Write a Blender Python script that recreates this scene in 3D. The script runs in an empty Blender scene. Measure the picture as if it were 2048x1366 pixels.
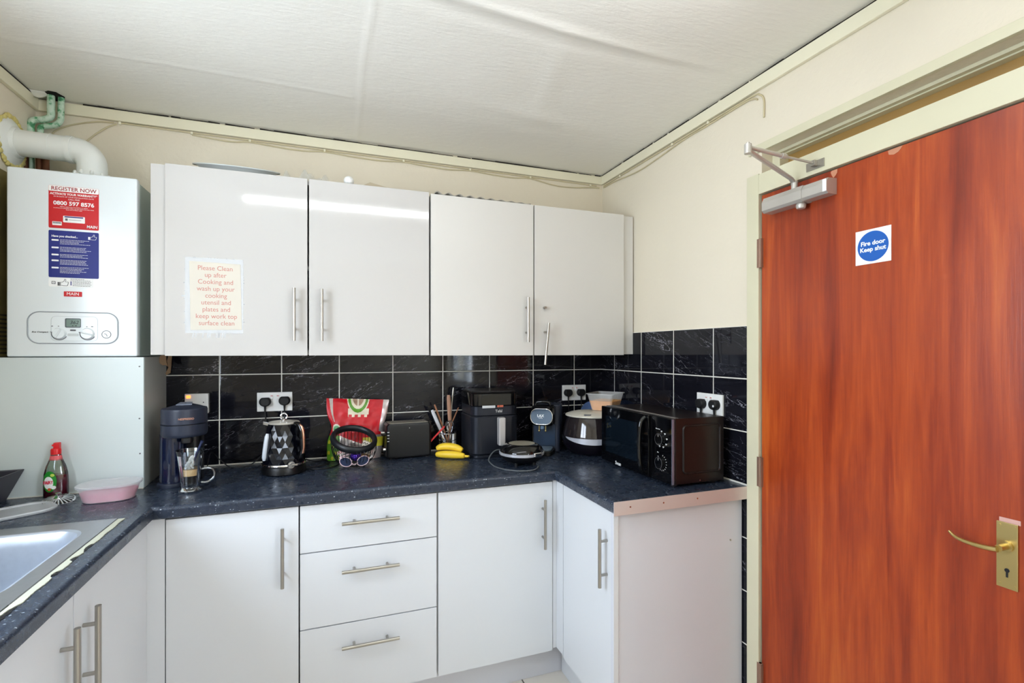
TUBE = 24.0
import bpy, bmesh, math, random
from mathutils import Vector, Matrix
random.seed(7)
C = bpy.context.scene.collection
PI = math.pi
# ------------------------------------------------------------------ room measures (metres)
CAMZ, F, TH, HY = 1.417, 993.5, .3526, 702.
WT = .91                      # worktop height
YB, YW = 2.5055, 2.5135       # tile face / plaster face of the back wall
XR, XW = 1.4732, 1.4800       # tile face / plaster face of the right wall
XL = -1.097
CEIL = 2.426
S_, C_ = math.sin(TH), math.cos(TH)
def ray(x, y):
    a = (x-1024)/F
    return (S_+a*C_, C_-a*S_, -(y-HY)/F)
def onZ(x, y, Z=WT):
    d = ray(x, y); t = (Z-CAMZ)/d[2]; return Vector((d[0]*t, d[1]*t, Z))
def onY(x, y, Y=YB):
    d = ray(x, y); t = Y/d[1]; return Vector((d[0]*t, Y, CAMZ+d[2]*t))
def onX(x, y, X=XR):
    d = ray(x, y); t = X/d[0]; return Vector((X, d[1]*t, CAMZ+d[2]*t))

# ------------------------------------------------------------------ mesh helper
class G:
    def __init__(s): s.b = bmesh.new()
    def _new(s, n0, mi):
        s.b.faces.ensure_lookup_table()
        for f in s.b.faces[n0:]: f.material_index = mi
    def box(s, x0, x1, y0, y1, z0, z1, bev=0, mi=0, seg=2):
        n0 = len(s.b.faces)
        t = bmesh.new()
        bmesh.ops.create_cube(t, size=1)
        for v in t.verts:
            v.co = ((x0+x1)/2+v.co.x*(x1-x0), (y0+y1)/2+v.co.y*(y1-y0), (z0+z1)/2+v.co.z*(z1-z0))
        if bev: bmesh.ops.bevel(t, geom=t.edges[:], offset=bev, segments=seg, affect='EDGES', profile=.5)
        s._merge(t, mi); return s
    def _merge(s, t, mi, M=None):
        m = {}
        for v in t.verts: m[v] = s.b.verts.new(M @ v.co if M else v.co)
        for f in t.faces:
            try:
                nf = s.b.faces.new([m[v] for v in f.verts]); nf.material_index = mi if mi is not None else f.material_index
            except ValueError: pass
        t.free()
    def rbox(s, x0, x1, y0, y1, z0, z1, rad, bev=.003, mi=0, taper=1., seg=6, tx=None, ty=None):
        """box with rounded vertical corners (taper scales the bottom)"""
        pts = rrect(x0, x1, y0, y1, rad, seg)
        cx, cy = (x0+x1)/2, (y0+y1)/2
        rings = []
        n = len(pts)
        zs = [(z0, taper, bev), (z0+bev, taper, 0), (z1-bev, 1, 0), (z1, 1, bev)]
        for z, k, ins in zs:
            r = []
            for (x, y) in pts:
                dx, dy = x-cx, y-cy; L = math.hypot(dx, dy); q = k*(1-ins/L)
                r.append(s.b.verts.new((cx+dx*q, cy+dy*q, z)))
            rings.append(r)
        for a, b in zip(rings, rings[1:]):
            for i in range(n):
                f = s.b.faces.new((a[i], a[(i+1) % n], b[(i+1) % n], b[i])); f.material_index = mi
        f = s.b.faces.new(list(reversed(rings[0]))); f.material_index = mi
        f = s.b.faces.new(rings[-1]); f.material_index = mi
        return s
    def cyl(s, p, q, r, r2=None, n=24, mi=0, caps=True):
        p, q = Vector(p), Vector(q); d = (q-p)
        if r2 is None: r2 = r
        t = bmesh.new()
        bmesh.ops.create_cone(t, cap_ends=caps, segments=n, radius1=r, radius2=r2, depth=d.length)
        M = Matrix.Translation((p+q)/2) @ d.to_track_quat('Z', 'Y').to_matrix().to_4x4()
        s._merge(t, mi, M); return s
    def ell(s, c, r, n=24, m=16, mi=0, rot=None):
        t = bmesh.new(); bmesh.ops.create_uvsphere(t, u_segments=n, v_segments=m, radius=1)
        M = Matrix.Translation(c) @ (rot.to_4x4() if rot else Matrix.Identity(4)) @ Matrix.Diagonal((r[0], r[1], r[2], 1))
        s._merge(t, mi, M); return s
    def tube(s, pts, r, n=8, closed=False, mi=0, smooth=0, flat=1.):
        P = [Vector(p) for p in pts]
        if smooth: P = catmull(P, smooth, closed)
        rr = r if callable(r) else (lambda t: r)
        N = len(P); rings = []
        up = None
        for i, p in enumerate(P):
            a = P[(i-1) % N] if (closed or i > 0) else p
            b = P[(i+1) % N] if (closed or i < N-1) else p
            t = (b-a).normalized()
            if up is None:
                up = Vector((0, 0, 1)) if abs(t.z) < .9 else Vector((0, 1, 0))
            u = (up - t*up.dot(t)).normalized(); up = u
            w = t.cross(u); R = rr(i/max(1, N-1))
            rings.append([s.b.verts.new(p+u*(R*flat*math.cos(k*2*PI/n))+w*(R*math.sin(k*2*PI/n))) for k in range(n)])
        for i in range(N if closed else N-1):
            a, b = rings[i], rings[(i+1) % N]
            for k in range(n):
                try:
                    f = s.b.faces.new((a[k], a[(k+1) % n], b[(k+1) % n], b[k])); f.material_index = mi
                except ValueError: pass
        if not closed:
            for q in (rings[0], rings[-1]):
                f = s.b.faces.new(q); f.material_index = mi
        return s
    def lathe(s, prof, n=40, c=(0, 0), sc=(1, 1), mi=0, closed=False):
        rings = []
        for r, z in prof:
            if r < 1e-6: rings.append([s.b.verts.new((c[0], c[1], z))])
            else: rings.append([s.b.verts.new((c[0]+r*sc[0]*math.cos(k*2*PI/n), c[1]+r*sc[1]*math.sin(k*2*PI/n), z)) for k in range(n)])
        pr = list(zip(rings, rings[1:]))
        if closed: pr.append((rings[-1], rings[0]))
        for a, b in pr:
            for k in range(n):
                k2 = (k+1) % n
                if len(a) == 1 and len(b) == 1: continue
                if len(a) == 1: vs = (a[0], b[k2], b[k])
                elif len(b) == 1: vs = (a[k], a[k2], b[0])
                else: vs = (a[k], a[k2], b[k2], b[k])
                f = s.b.faces.new(vs); f.material_index = mi
        return s
    def prism(s, pts, vec, mi=0):
        vec = Vector(vec)
        a = [s.b.verts.new(p) for p in pts]; b = [s.b.verts.new(Vector(p)+vec) for p in pts]
        n = len(a)
        for k in range(n):
            f = s.b.faces.new((a[k], a[(k+1) % n], b[(k+1) % n], b[k])); f.material_index = mi
        f = s.b.faces.new(list(reversed(a))); f.material_index = mi
        f = s.b.faces.new(b); f.material_index = mi
        return s
    def grid(s, fn, nu, nv, mf=None, closed_u=False):
        V = [[s.b.verts.new(fn(i/nu, j/nv)) for i in range(nu if closed_u else nu+1)] for j in range(nv+1)]
        for j in range(nv):
            for i in range(nu):
                i2 = (i+1) % nu if closed_u else i+1
                f = s.b.faces.new((V[j][i], V[j][i2], V[j+1][i2], V[j+1][i]))
                if mf: f.material_index = mf((i+.5)/nu, (j+.5)/nv)
        return s
def rrect(x0, x1, y0, y1, rad, seg=6):
    pts = []
    for cx, cy, a0 in ((x1-rad, y1-rad, 0), (x0+rad, y1-rad, 90), (x0+rad, y0+rad, 180), (x1-rad, y0+rad, 270)):
        for k in range(seg+1):
            a = math.radians(a0+90*k/seg); pts.append((cx+rad*math.cos(a), cy+rad*math.sin(a)))
    return pts
def catmull(P, k, closed=False):
    out = []; N = len(P)
    for i in range(N if closed else N-1):
        g = lambda j: P[j % N] if closed else P[min(max(j, 0), N-1)]
        p0, p1, p2, p3 = g(i-1), g(i), g(i+1), g(i+2)
        for t in range(k):
            u = t/k
            out.append(.5*((2*p1)+(p2-p0)*u+(2*p0-5*p1+4*p2-p3)*u*u+(3*p1-p0-3*p2+p3)*u**3))
    if not closed: out.append(P[-1])
    return out
def obj(name, g, mats, parent=None, world=False, smooth=40, loc=None, rot=None, label=None, kind=None):
    if not isinstance(mats, (list, tuple)): mats = [mats]
    if parent is not None and world:
        o = parent; off = Vector((0, 0, 0))
        M = Matrix.Identity(4)
        chain = []
        while o: chain.append(o); o = o.parent
        for q in reversed(chain): M = M @ Matrix.LocRotScale(q.location, q.rotation_euler, q.scale)
        g.b.transform(M.inverted())
    bmesh.ops.recalc_face_normals(g.b, faces=g.b.faces[:])
    me = bpy.data.meshes.new(name); g.b.to_mesh(me); g.b.free()
    for m in mats: me.materials.append(m)
    if smooth:
        for p in me.polygons: p.use_smooth = True
        me.set_sharp_from_angle(angle=math.radians(smooth))
    o = bpy.data.objects.new(name, me); C.objects.link(o)
    if smooth:
        wm = o.modifiers.new('weighted', 'WEIGHTED_NORMAL'); wm.keep_sharp = True
    if parent is not None: o.parent = parent
    if loc: o.location = loc
    if rot: o.rotation_euler = rot
    if label: o['label'] = label
    if kind: o['kind'] = kind
    return o
def tag(o, label, cat, group=None, kind=None):
    o['label'] = label; o['category'] = cat
    if group: o['group'] = group
    if kind: o['kind'] = kind
    return o
def thing(name, label, cat, loc=(0, 0, 0), rz=0, group=None, rot=None):
    o = bpy.data.objects.new(name, None); C.objects.link(o); o.empty_display_size = .05
    o.location = loc; o.rotation_euler = rot if rot else (0, 0, rz)
    return tag(o, label, cat, group)
def struct(name, g, m, parent=None, smooth=40):
    o = obj(name, g, m, parent, smooth=smooth)
    if parent is None: o['kind'] = 'structure'
    return o
def copy_tree(o, parent=None):
    c = o.copy(); C.objects.link(c); c.parent = parent
    for ch in list(o.children): copy_tree(ch, c)
    return c
def text(name, s, size, m, parent, loc, rot=(PI/2, 0, 0), align='CENTER', sx=1., ext=.0002, bold=0, spacing=1., shear=0, line=1.):
    cu = bpy.data.curves.new(name, 'FONT'); cu.body = s; cu.size = size; cu.align_x = align; cu.align_y = 'CENTER'
    cu.extrude = ext; cu.offset = bold; cu.space_character = spacing; cu.shear = shear; cu.space_line = line; cu.resolution_u = 3
    t = bpy.data.objects.new(name, cu); C.objects.link(t)
    bpy.context.view_layer.update()
    me = bpy.data.meshes.new_from_object(t.evaluated_get(bpy.context.evaluated_depsgraph_get()))
    bpy.data.objects.remove(t); bpy.data.curves.remove(cu)
    me.name = name; me.materials.clear(); me.materials.append(m)
    o = bpy.data.objects.new(name, me); C.objects.link(o)
    o.parent = parent; o.location = loc; o.rotation_euler = rot; o.scale = (sx, 1, 1)
    return o

# ------------------------------------------------------------------ materials
def newmat(name):
    m = bpy.data.materials.new(name); m.use_nodes = True
    nt = m.node_tree; b = nt.nodes['Principled BSDF']
    return m, nt, b
def srgb(r, g, b):
    f = lambda c: (c/255/12.92) if c/255 <= .04045 else ((c/255+.055)/1.055)**2.4
    return (f(r), f(g), f(b), 1)
def mat(name, col, rough=.5, metal=0, trans=0, ior=1.45, var=.04, vscale=8., bump=0., bscale=60., coat=0, alpha=1., spec=.5, emit=None, est=0, sss=0, aniso=None):
    m, nt, b = newmat(name)
    if len(col) == 3: col = srgb(*col)
    L = nt.links
    if var:
        tc = nt.nodes.new('ShaderNodeTexCoord'); nz = nt.nodes.new('ShaderNodeTexNoise')
        nz.inputs['Scale'].default_value = vscale; nz.inputs['Detail'].default_value = 4
        L.new(tc.outputs['Object'], nz.inputs['Vector'])
        mx = nt.nodes.new('ShaderNodeMix'); mx.data_type = 'RGBA'
        mx.inputs['A'].default_value = [c*(1-var) for c in col[:3]]+[1]
        mx.inputs['B'].default_value = [min(1, c*(1+var)) for c in col[:3]]+[1]
        L.new(nz.outputs['Fac'], mx.inputs['Factor']); L.new(mx.outputs['Result'], b.inputs['Base Color'])
    else: b.inputs['Base Color'].default_value = col
    b.inputs['Roughness'].default_value = rough; b.inputs['Metallic'].default_value = metal
    b.inputs['Transmission Weight'].default_value = trans; b.inputs['IOR'].default_value = ior
    b.inputs['Coat Weight'].default_value = coat; b.inputs['Coat Roughness'].default_value = .05
    b.inputs['Alpha'].default_value = alpha; b.inputs['Specular IOR Level'].default_value = spec
    if sss: b.inputs['Subsurface Weight'].default_value = sss; b.inputs['Subsurface Radius'].default_value = (.01, .01, .01)
    if emit: b.inputs['Emission Color'].default_value = srgb(*emit); b.inputs['Emission Strength'].default_value = est
    if bump:
        tc = nt.nodes.new('ShaderNodeTexCoord'); nz = nt.nodes.new('ShaderNodeTexNoise'); bp = nt.nodes.new('ShaderNodeBump')
        nz.inputs['Scale'].default_value = bscale; nz.inputs['Detail'].default_value = 6
        bp.inputs['Strength'].default_value = bump; bp.inputs['Distance'].default_value = .002
        L.new(tc.outputs['Object'], nz.inputs['Vector']); L.new(nz.outputs['Fac'], bp.inputs['Height']); L.new(bp.outputs['Normal'], b.inputs['Normal'])
    return m
class NT:
    """tiny node-writing helper"""
    def __init__(s, nt): s.nt = nt; s.L = nt.links
    def n(s, t, ins=None, **kw):
        x = s.nt.nodes.new(t)
        for k, v in kw.items(): setattr(x, k, v)
        for k, v in (ins or {}).items(): s.set(x.inputs[k], v)
        return x
    def set(s, sock, v):
        if hasattr(v, 'is_output') or isinstance(v, bpy.types.NodeSocket): s.L.new(v, sock)
        else: sock.default_value = v
    def m(s, op, a, b=0., c=None):
        x = s.nt.nodes.new('ShaderNodeMath'); x.operation = op
        s.set(x.inputs[0], a); s.set(x.inputs[1], b)
        if c is not None: s.set(x.inputs[2], c)
        return x.outputs[0]
    def mix(s, f, a, b):
        x = s.nt.nodes.new('ShaderNodeMix'); x.data_type = 'RGBA'
        s.set(x.inputs['Factor'], f); s.set(x.inputs['A'], a); s.set(x.inputs['B'], b)
        return x.outputs['Result']
    def ramp(s, f, stops):
        x = s.nt.nodes.new('ShaderNodeValToRGB'); s.set(x.inputs[0], f)
        e = x.color_ramp.elements
        while len(e) > 1: e.remove(e[0])
        e[0].position = stops[0][0]; e[0].color = stops[0][1]
        for p, c in stops[1:]:
            q = e.new(p); q.color = c
        return x.outputs[0]
    def pos(s):
        return s.nt.nodes.new('ShaderNodeNewGeometry').outputs['Position']
    def sep(s, v):
        x = s.nt.nodes.new('ShaderNodeSeparateXYZ'); s.L.new(v, x.inputs[0]); return x.outputs
    def comb(s, x, y, z):
        n = s.nt.nodes.new('ShaderNodeCombineXYZ')
        for i, v in enumerate((x, y, z)): s.set(n.inputs[i], v)
        return n.outputs[0]
    def noise(s, vec, scale, detail=4, rough=.5, dist=0):
        x = s.n('ShaderNodeTexNoise', {'Vector': vec, 'Scale': scale, 'Detail': detail, 'Roughness': rough, 'Distortion': dist}); return x.outputs['Fac']
    def bump(s, h, strength, dist, bsdf):
        x = s.n('ShaderNodeBump', {'Height': h, 'Strength': strength, 'Distance': dist}); s.L.new(x.outputs[0], bsdf.inputs['Normal'])

def tile_mat(name, axis, off, seams_grout=True):
    m, nt, b = newmat(name); k = NT(nt)
    p = k.sep(k.pos())
    u = k.m('DIVIDE', k.m('SUBTRACT', p[axis], off), .25); v = k.m('DIVIDE', k.m('SUBTRACT', p[2], 1.312), .2)
    fu, fv = k.m('FRACT', u), k.m('FRACT', v)
    du = k.m('MULTIPLY', k.m('MINIMUM', fu, k.m('SUBTRACT', 1, fu)), .25)
    dv = k.m('MULTIPLY', k.m('MINIMUM', fv, k.m('SUBTRACT', 1, fv)), .2)
    d = k.m('MINIMUM', du, dv)
    g = k.m('LESS_THAN', d, .0021)
    iu, iv = k.m('FLOOR', u), k.m('FLOOR', v)
    wn = k.n('ShaderNodeTexWhiteNoise', {'Vector': k.comb(iu, iv, 3.)}, noise_dimensions='3D')
    ws = k.sep(wn.outputs['Color'])
    # streaky pale veins, different on each tile
    sl = k.m('MULTIPLY', k.m('SUBTRACT', ws[2], -.15), .55)
    a = k.m('ADD', k.m('MULTIPLY', fu, .25), k.m('MULTIPLY', ws[0], 9.))
    c = k.m('ADD', k.m('SUBTRACT', k.m('MULTIPLY', fv, .2), k.m('MULTIPLY', k.m('MULTIPLY', fu, .25), sl)), k.m('MULTIPLY', ws[1], 7.))
    vec = k.comb(k.m('MULTIPLY', a, 4.2), k.m('MULTIPLY', c, 15.), 0.)
    n1 = k.noise(vec, 1.0, 5, .55, .25); n2 = k.noise(vec, 1.9, 4, .6, .3)
    r1 = k.m('LESS_THAN', k.m('ABSOLUTE', k.m('SUBTRACT', n1, .5)), .0032)
    r2 = k.m('LESS_THAN', k.m('ABSOLUTE', k.m('SUBTRACT', n2, .54)), .0024)
    msk = k.noise(vec, .6, 2); mk = k.m('MULTIPLY', k.m('SUBTRACT', msk, .45), 5.)
    mk = k.n('ShaderNodeClamp', {'Value': mk}).outputs[0]
    ve = k.m('MULTIPLY', k.m('MINIMUM', k.m('ADD', r1, k.m('MULTIPLY', r2, .6)), 1.), mk)
    base = k.mix(k.noise(vec, .8, 3), (.0025, .0025, .004, 1), (.012, .012, .018, 1))
    col = k.mix(k.m('MULTIPLY', ve, .6), base, (.42, .42, .48, 1))
    col = k.mix(g, col, (.72, .70, .64, 1))
    k.set(b.inputs['Base Color'], col)
    k.set(b.inputs['Roughness'], k.m('ADD', .045, k.m('MULTIPLY', g, .6)))
    b.inputs['Specular IOR Level'].default_value = .32
    h = k.n('ShaderNodeMapRange', {'Value': d, 'From Min': .001, 'From Max': .005, 'To Min': 0., 'To Max': 1.}).outputs[0]
    k.bump(h, .5, .0012, b)
    return m

def worktop_mat():
    m, nt, b = newmat('worktop_speckled_blue'); k = NT(nt); p = k.pos()
    base = k.mix(k.noise(p, 55, 5, .65), (.006, .010, .020, 1), (.030, .042, .070, 1))
    sp = k.n('ShaderNodeMapping', {'Vector': p, 'Scale': (1., 1.9, 1.5)}).outputs[0]
    vo = k.n('ShaderNodeTexVoronoi', {'Vector': sp, 'Scale': 115., 'Randomness': 1.}); d = vo.outputs['Distance']
    cs = k.sep(vo.outputs['Color'])
    rad = k.m('MULTIPLY', k.m('POWER', cs[0], 4.2), .40)
    f1 = k.m('MULTIPLY', k.m('LESS_THAN', k.m('ADD', d, k.m('MULTIPLY', k.noise(p, 420, 2), .22)), k.m('ADD', rad, .06)), .8)
    vo2 = k.n('ShaderNodeTexVoronoi', {'Vector': sp, 'Scale': 330.}); c2 = k.sep(vo2.outputs['Color'])
    f2 = k.m('MULTIPLY', k.m('LESS_THAN', vo2.outputs['Distance'], k.m('MULTIPLY', k.m('POWER', c2[1], 3.), .55)), .30)
    col = k.mix(f2, base, (.22, .30, .42, 1)); col = k.mix(f1, col, (.42, .47, .52, 1))
    k.set(b.inputs['Base Color'], col)
    k.set(b.inputs['Roughness'], k.m('ADD', .2, k.m('MULTIPLY', k.noise(p, 30, 4), .16)))
    k.bump(k.noise(p, 220, 3), .12, .001, b)
    return m
def wood_mat():
    m, nt, b = newmat('stained_mahogany_veneer'); k = NT(nt); p = k.pos()
    q = k.n('ShaderNodeMapping', {'Vector': p, 'Scale': (1., 3.2, .42)}).outputs[0]
    big = k.noise(q, 2.2, 4, .6, .5)
    fine = k.noise(k.n('ShaderNodeMapping', {'Vector': p, 'Scale': (1., 60., 1.6)}).outputs[0], 3., 5, .7, .3)
    streak = k.noise(k.n('ShaderNodeMapping', {'Vector': p, 'Scale': (1., 11., .7)}).outputs[0], 1.6, 4, .6, 1.2)
    f = k.m('ADD', k.m('ADD', k.m('MULTIPLY', big, .66), k.m('MULTIPLY', fine, .20)), k.m('MULTIPLY', streak, .42))
    col = k.ramp(f, [(.42, (.135, .014, .004, 1)), (.58, (.26, .031, .006, 1)), (.69, (.37, .055, .008, 1)), (.86, (.52, .115, .016, 1))])
    sx = k.sep(p)
    specks = k.n('ShaderNodeTexVoronoi', {'Vector': p, 'Scale': 26.}); sc = k.sep(specks.outputs['Color'])
    sm = k.m('LESS_THAN', specks.outputs['Distance'], k.m('MULTIPLY', k.m('POWER', sc[0], 30.), .12))
    col = k.mix(sm, col, (.8, .62, .5, 1))
    k.set(b.inputs['Base Color'], col)
    k.set(b.inputs['Roughness'], k.m('ADD', .27, k.m('MULTIPLY', streak, .16)))
    b.inputs['Specular IOR Level'].default_value = .45
    k.bump(fine, .12, .002, b)
    return m
def plaster_mat(name, c1, c2, dirt=(.35, .30, .2, 1)):
    m, nt, b = newmat(name); k = NT(nt); p = k.pos()
    col = k.mix(k.noise(p, 1.4, 4, .6), c1, c2)
    vo = k.n('ShaderNodeTexVoronoi', {'Vector': p, 'Scale': 9.}); sc = k.sep(vo.outputs['Color'])
    sm = k.m('LESS_THAN', k.m('ADD', vo.outputs['Distance'], k.m('MULTIPLY', k.noise(p, 90, 2), .06)), k.m('MULTIPLY', k.m('POWER', sc[0], 12.), .11))
    col = k.mix(k.m('MULTIPLY', sm, .6), col, dirt)
    k.set(b.inputs['Base Color'], col); b.inputs['Roughness'].default_value = .62; b.inputs['Specular IOR Level'].default_value = .25
    h = k.m('ADD', k.noise(p, 7, 5, .6), k.m('MULTIPLY', k.noise(p, 60, 4), .25))
    k.bump(h, .5, .007, b)
    return m
def floor_mat():
    m, nt, b = newmat('floor_tiles_beige'); k = NT(nt); p = k.sep(k.pos())
    u = k.m('DIVIDE', k.m('ADD', p[0], 3.180), .33); v = k.m('DIVIDE', k.m('ADD', p[1], 3.46), .33)
    fu, fv = k.m('FRACT', u), k.m('FRACT', v)
    d = k.m('MINIMUM', k.m('MINIMUM', fu, k.m('SUBTRACT', 1, fu)), k.m('MINIMUM', fv, k.m('SUBTRACT', 1, fv)))
    g = k.m('LESS_THAN', d, .009)
    col = k.mix(k.noise(k.pos(), 6, 5), (.66, .60, .52, 1), (.78, .73, .65, 1)); col = k.mix(g, col, (.10, .08, .06, 1))
    k.set(b.inputs['Base Color'], col); b.inputs['Roughness'].default_value = .35
    return m
def ceiling_mat():
    m, nt, b = newmat('ceiling_lining_paper'); k = NT(nt); p = k.pos()
    col = k.mix(k.noise(p, 1.1, 4, .6), (.78, .755, .69, 1), (.86, .845, .80, 1))
    k.set(b.inputs['Base Color'], col); b.inputs['Roughness'].default_value = .5; b.inputs['Specular IOR Level'].default_value = .35
    s1 = k.noise(k.n('ShaderNodeMapping', {'Vector': p, 'Scale': (1., 3.2, 1.)}).outputs[0], 22, 5, .62)
    blob = k.noise(p, 3.2, 3)
    k.bump(k.m('ADD', k.m('MULTIPLY', s1, .35), k.m('MULTIPLY', blob, .9)), .38, .012, b)
    return m
M = {}
M['wall'] = plaster_mat('cream_wall_paint', (.70, .63, .505, 1), (.76, .695, .575, 1))
M['wall_back'] = M['wall']
M['trim'] = mat('cream_gloss_trim', (226, 220, 196), .38, var=.05, bump=.12, bscale=25)
M['frame'] = mat('door_frame_cream_paint', (208, 203, 176), .4, var=.04, bump=.1, bscale=30)
M['ceil'] = ceiling_mat(); M['floor'] = floor_mat()
M['tileB'] = tile_mat('black_marble_tiles', 0, -.455); M['tileR'] = tile_mat('black_marble_tiles_side', 1, 2.3708)
M['grout'] = mat('white_silicone', (225, 222, 212), .5)
M['wt'] = worktop_mat(); M['wood'] = wood_mat()
M['gloss'] = mat('gloss_white_door', (194, 191, 188), .07, var=.01, vscale=2, coat=.3)
M['satin'] = mat('satin_white_door', (207, 204, 199), .34, var=.012, vscale=2)
M['satinb'] = mat('satin_white_base_door', (214, 216, 219), .3, var=.012, vscale=2)
M['carc'] = mat('white_melamine', (214, 213, 212), .45, var=.02)
M['panel'] = mat('pale_end_panel', (208, 209, 216), .42, var=.03, vscale=3)
M['steel'] = mat('brushed_steel', (176, 172, 164), .3, 1, var=.06, vscale=40)
M['chrome'] = mat('chrome', (215, 215, 218), .08, 1, var=.01)
M['alu'] = mat('aluminium_strip', (206, 192, 188), .5, .45, var=.05)
M['sink'] = mat('sink_steel', (196, 204, 216), .36, .7, var=.08, vscale=60)
M['brass'] = mat('satin_brass', (200, 178, 118), .3, 1, var=.08, vscale=12)
M['silver'] = mat('closer_silver_paint', (196, 192, 186), .34, .5, var=.05)
M['blk'] = mat('black_plastic', (11, 11, 13), .33, var=.1)
M['blkgloss'] = mat('black_gloss_plastic', (7, 7, 9), .06, var=.05, coat=.2)
M['blkrub'] = mat('black_rubber', (15, 15, 17), .55, var=.1)
M['whiteplas'] = mat('white_plastic', (232, 232, 230), .3, var=.01)
M['boiler'] = mat('boiler_white_enamel', (222, 228, 231), .16, var=.01, vscale=2)
M['boilside'] = mat('boiler_side_shaded_enamel', (176, 190, 182), .35, var=.03)  # darker copy of the boiler enamel, with the side's shade in its colour
M['upvc'] = mat('white_flue_plastic', (224, 226, 222), .28, var=.02)
M['boxing'] = mat('white_painted_board', (205, 214, 214), .3, var=.03, vscale=2)
M['copper'] = mat('dirty_copper', (120, 76, 54), .55, .5, var=.3, vscale=30)
M['paper'] = mat('yellowed_paper', (204, 197, 184), .6, var=.05)
def txtm(n, c, r=.5): return mat(n, c, r, var=0)
M['ink_red'] = txtm('faded_red_ink', (186, 118, 106)); M['w'] = txtm('print_white', (238, 238, 238)); M['red'] = txtm('print_red', (192, 12, 22), .45)
M['navy'] = txtm('print_navy', (14, 30, 118), .45); M['grey'] = txtm('print_grey', (95, 95, 100)); M['k'] = txtm('print_black', (16, 16, 18))
M['dred'] = txtm('print_dark_red', (150, 40, 40)); M['bluesign'] = txtm('sign_blue', (10, 86, 172), .45)
M['lcd'] = mat('lcd_green', (110, 130, 120), .2); M['sil'] = txtm('print_silver', (190, 190, 190), .3)
M['tape'] = mat('clear_tape', (240, 242, 245), .12, alpha=.35, var=0)
def glassmat(name, col, rough=0., ior=1.45, thin=.0):
    m, nt, b = newmat(name)
    b.inputs['Base Color'].default_value = col; b.inputs['Transmission Weight'].default_value = 1; b.inputs['Roughness'].default_value = rough; b.inputs['IOR'].default_value = ior
    return m
M['glass'] = glassmat('clear_glass', (.97, .98, .98, 1)); M['frost'] = None
def frost(name, col, a, rough=.35):
    """cloudy translucent plastic: part see-through, part milky"""
    m, nt, b = newmat(name); k = NT(nt)
    b.inputs['Base Color'].default_value = col; b.inputs['Roughness'].default_value = rough
    k.set(b.inputs['Alpha'], k.m('ADD', a-.04, k.m('MULTIPLY', k.noise(k.pos(), 40, 3), .08)))
    return m
M['frost'] = frost('cloudy_clear_plastic', (.80, .82, .84, 1), .42)
M['wrap'] = frost('thin_clear_polythene', (.75, .77, .74, 1), .30, .2)
def clearm(name, tint, base=.03, rough=.02, ior=1.45):
    m, nt, b = newmat(name); k = NT(nt); nt.nodes.remove(b)
    tr_ = k.n('ShaderNodeBsdfTransparent', {'Color': tint}); gl = k.n('ShaderNodeBsdfGlossy', {'Color': (.95, .97, 1, 1), 'Roughness': rough})
    fr = k.n('ShaderNodeFresnel', {'IOR': ior}).outputs[0]
    wob = k.m('MULTIPLY', k.noise(k.pos(), 20, 2), .02)
    mx = k.n('ShaderNodeMixShader'); k.set(mx.inputs[0], k.m('ADD', k.m('ADD', fr, base), wob)); k.L.new(tr_.outputs[0], mx.inputs[1]); k.L.new(gl.outputs[0], mx.inputs[2])
    k.L.new(mx.outputs[0], nt.nodes['Material Output'].inputs['Surface']); return m
M['lidf'] = frost('cloudy_lid_plastic', (.62, .64, .66, 1), .62, .3)
# ================================================================== THE ROOM
Y0 = -1.70
def slab(*a, **k): return G().box(*a, **k)
struct('floor', slab(-1.3, 1.75, Y0-.1, 2.62, -.06, 0), M['floor'])
# ceiling: papered, with sheet joints, a crease and sags
def ceil_fn(u, v):
    x = XL-.02+u*(XW+.04-XL); y = Y0+v*(YW+.01-Y0)
    z = CEIL
    z += .0022*math.exp(-((y-(2.07+.01*math.sin(3*x)))/.010)**2)*(-1 if x < .1 else .2)
    z -= .0026*math.exp(-((x-.118-.006*math.sin(6*y))/.009)**2)*(1 if y > 1.0 else 0)
    t = y-(1.385+.03*math.sin(2.2*(x-.35)))
    amp = max(0, 1-abs(x-.68)/.75)
    z -= .0075*amp*math.exp(-(t/.020)**2) - .0050*amp*math.exp(-((t-.045)/.03)**2)
    t2 = y-1.95-.12*(x-.6); z -= .005*math.exp(-(t2/.05)**2)*max(0, 1-abs(x-.85)/.5)
    t3 = x-.78-.25*(y-1.7); z -= .005*math.exp(-(t3/.05)**2)*max(0, 1-abs(y-1.7)/.4)
    z -= .004*math.sin(x*2.1+.5)*math.sin(y*1.7)*.5
    if y > 2.40 and -1.06 < x < -.96: z += .0
    return Vector((x, y, z))
g = G(); g.grid(ceil_fn, 260, 420)
struct('ceiling', g, M['ceil'])
crn = bpy.data.objects['ceiling']
def cz(x, y): return ceil_fn((x-XL+.02)/(XW+.04-XL), (y-Y0)/(YW+.01-Y0)).z
hp_ = [onZ(x, y, CEIL) for x, y in ((84, 184), (96, 180), (112, 183), (130, 193), (128, 204), (112, 200), (96, 196))]  # outline of a flat dark patch standing for shade inside the hole
obj('hole_shade_patch', G().prism([(p.x, min(p.y, YW-.001), cz(p.x, p.y)-.0022) for p in hp_], (0, 0, .0015)), mat('ceiling_hole_shade', (20, 16, 14), .9), crn, smooth=0, label='flat dark patch for the shade in the broken hole round the pipes')
def flap(u, v):
    p = onZ(50+44*u, 178+8*u, CEIL); return Vector((p.x, p.y+.03*(v-.5), cz(p.x, p.y)-.001-.016*math.sin(PI*u)*v))
o = obj('paper_flap', G().grid(flap, 16, 5), M['ceil'], crn, smooth=60, label='curled flap of loose ceiling paper'); sd = o.modifiers.new('thick', 'SOLIDIFY'); sd.thickness = .0012
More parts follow.
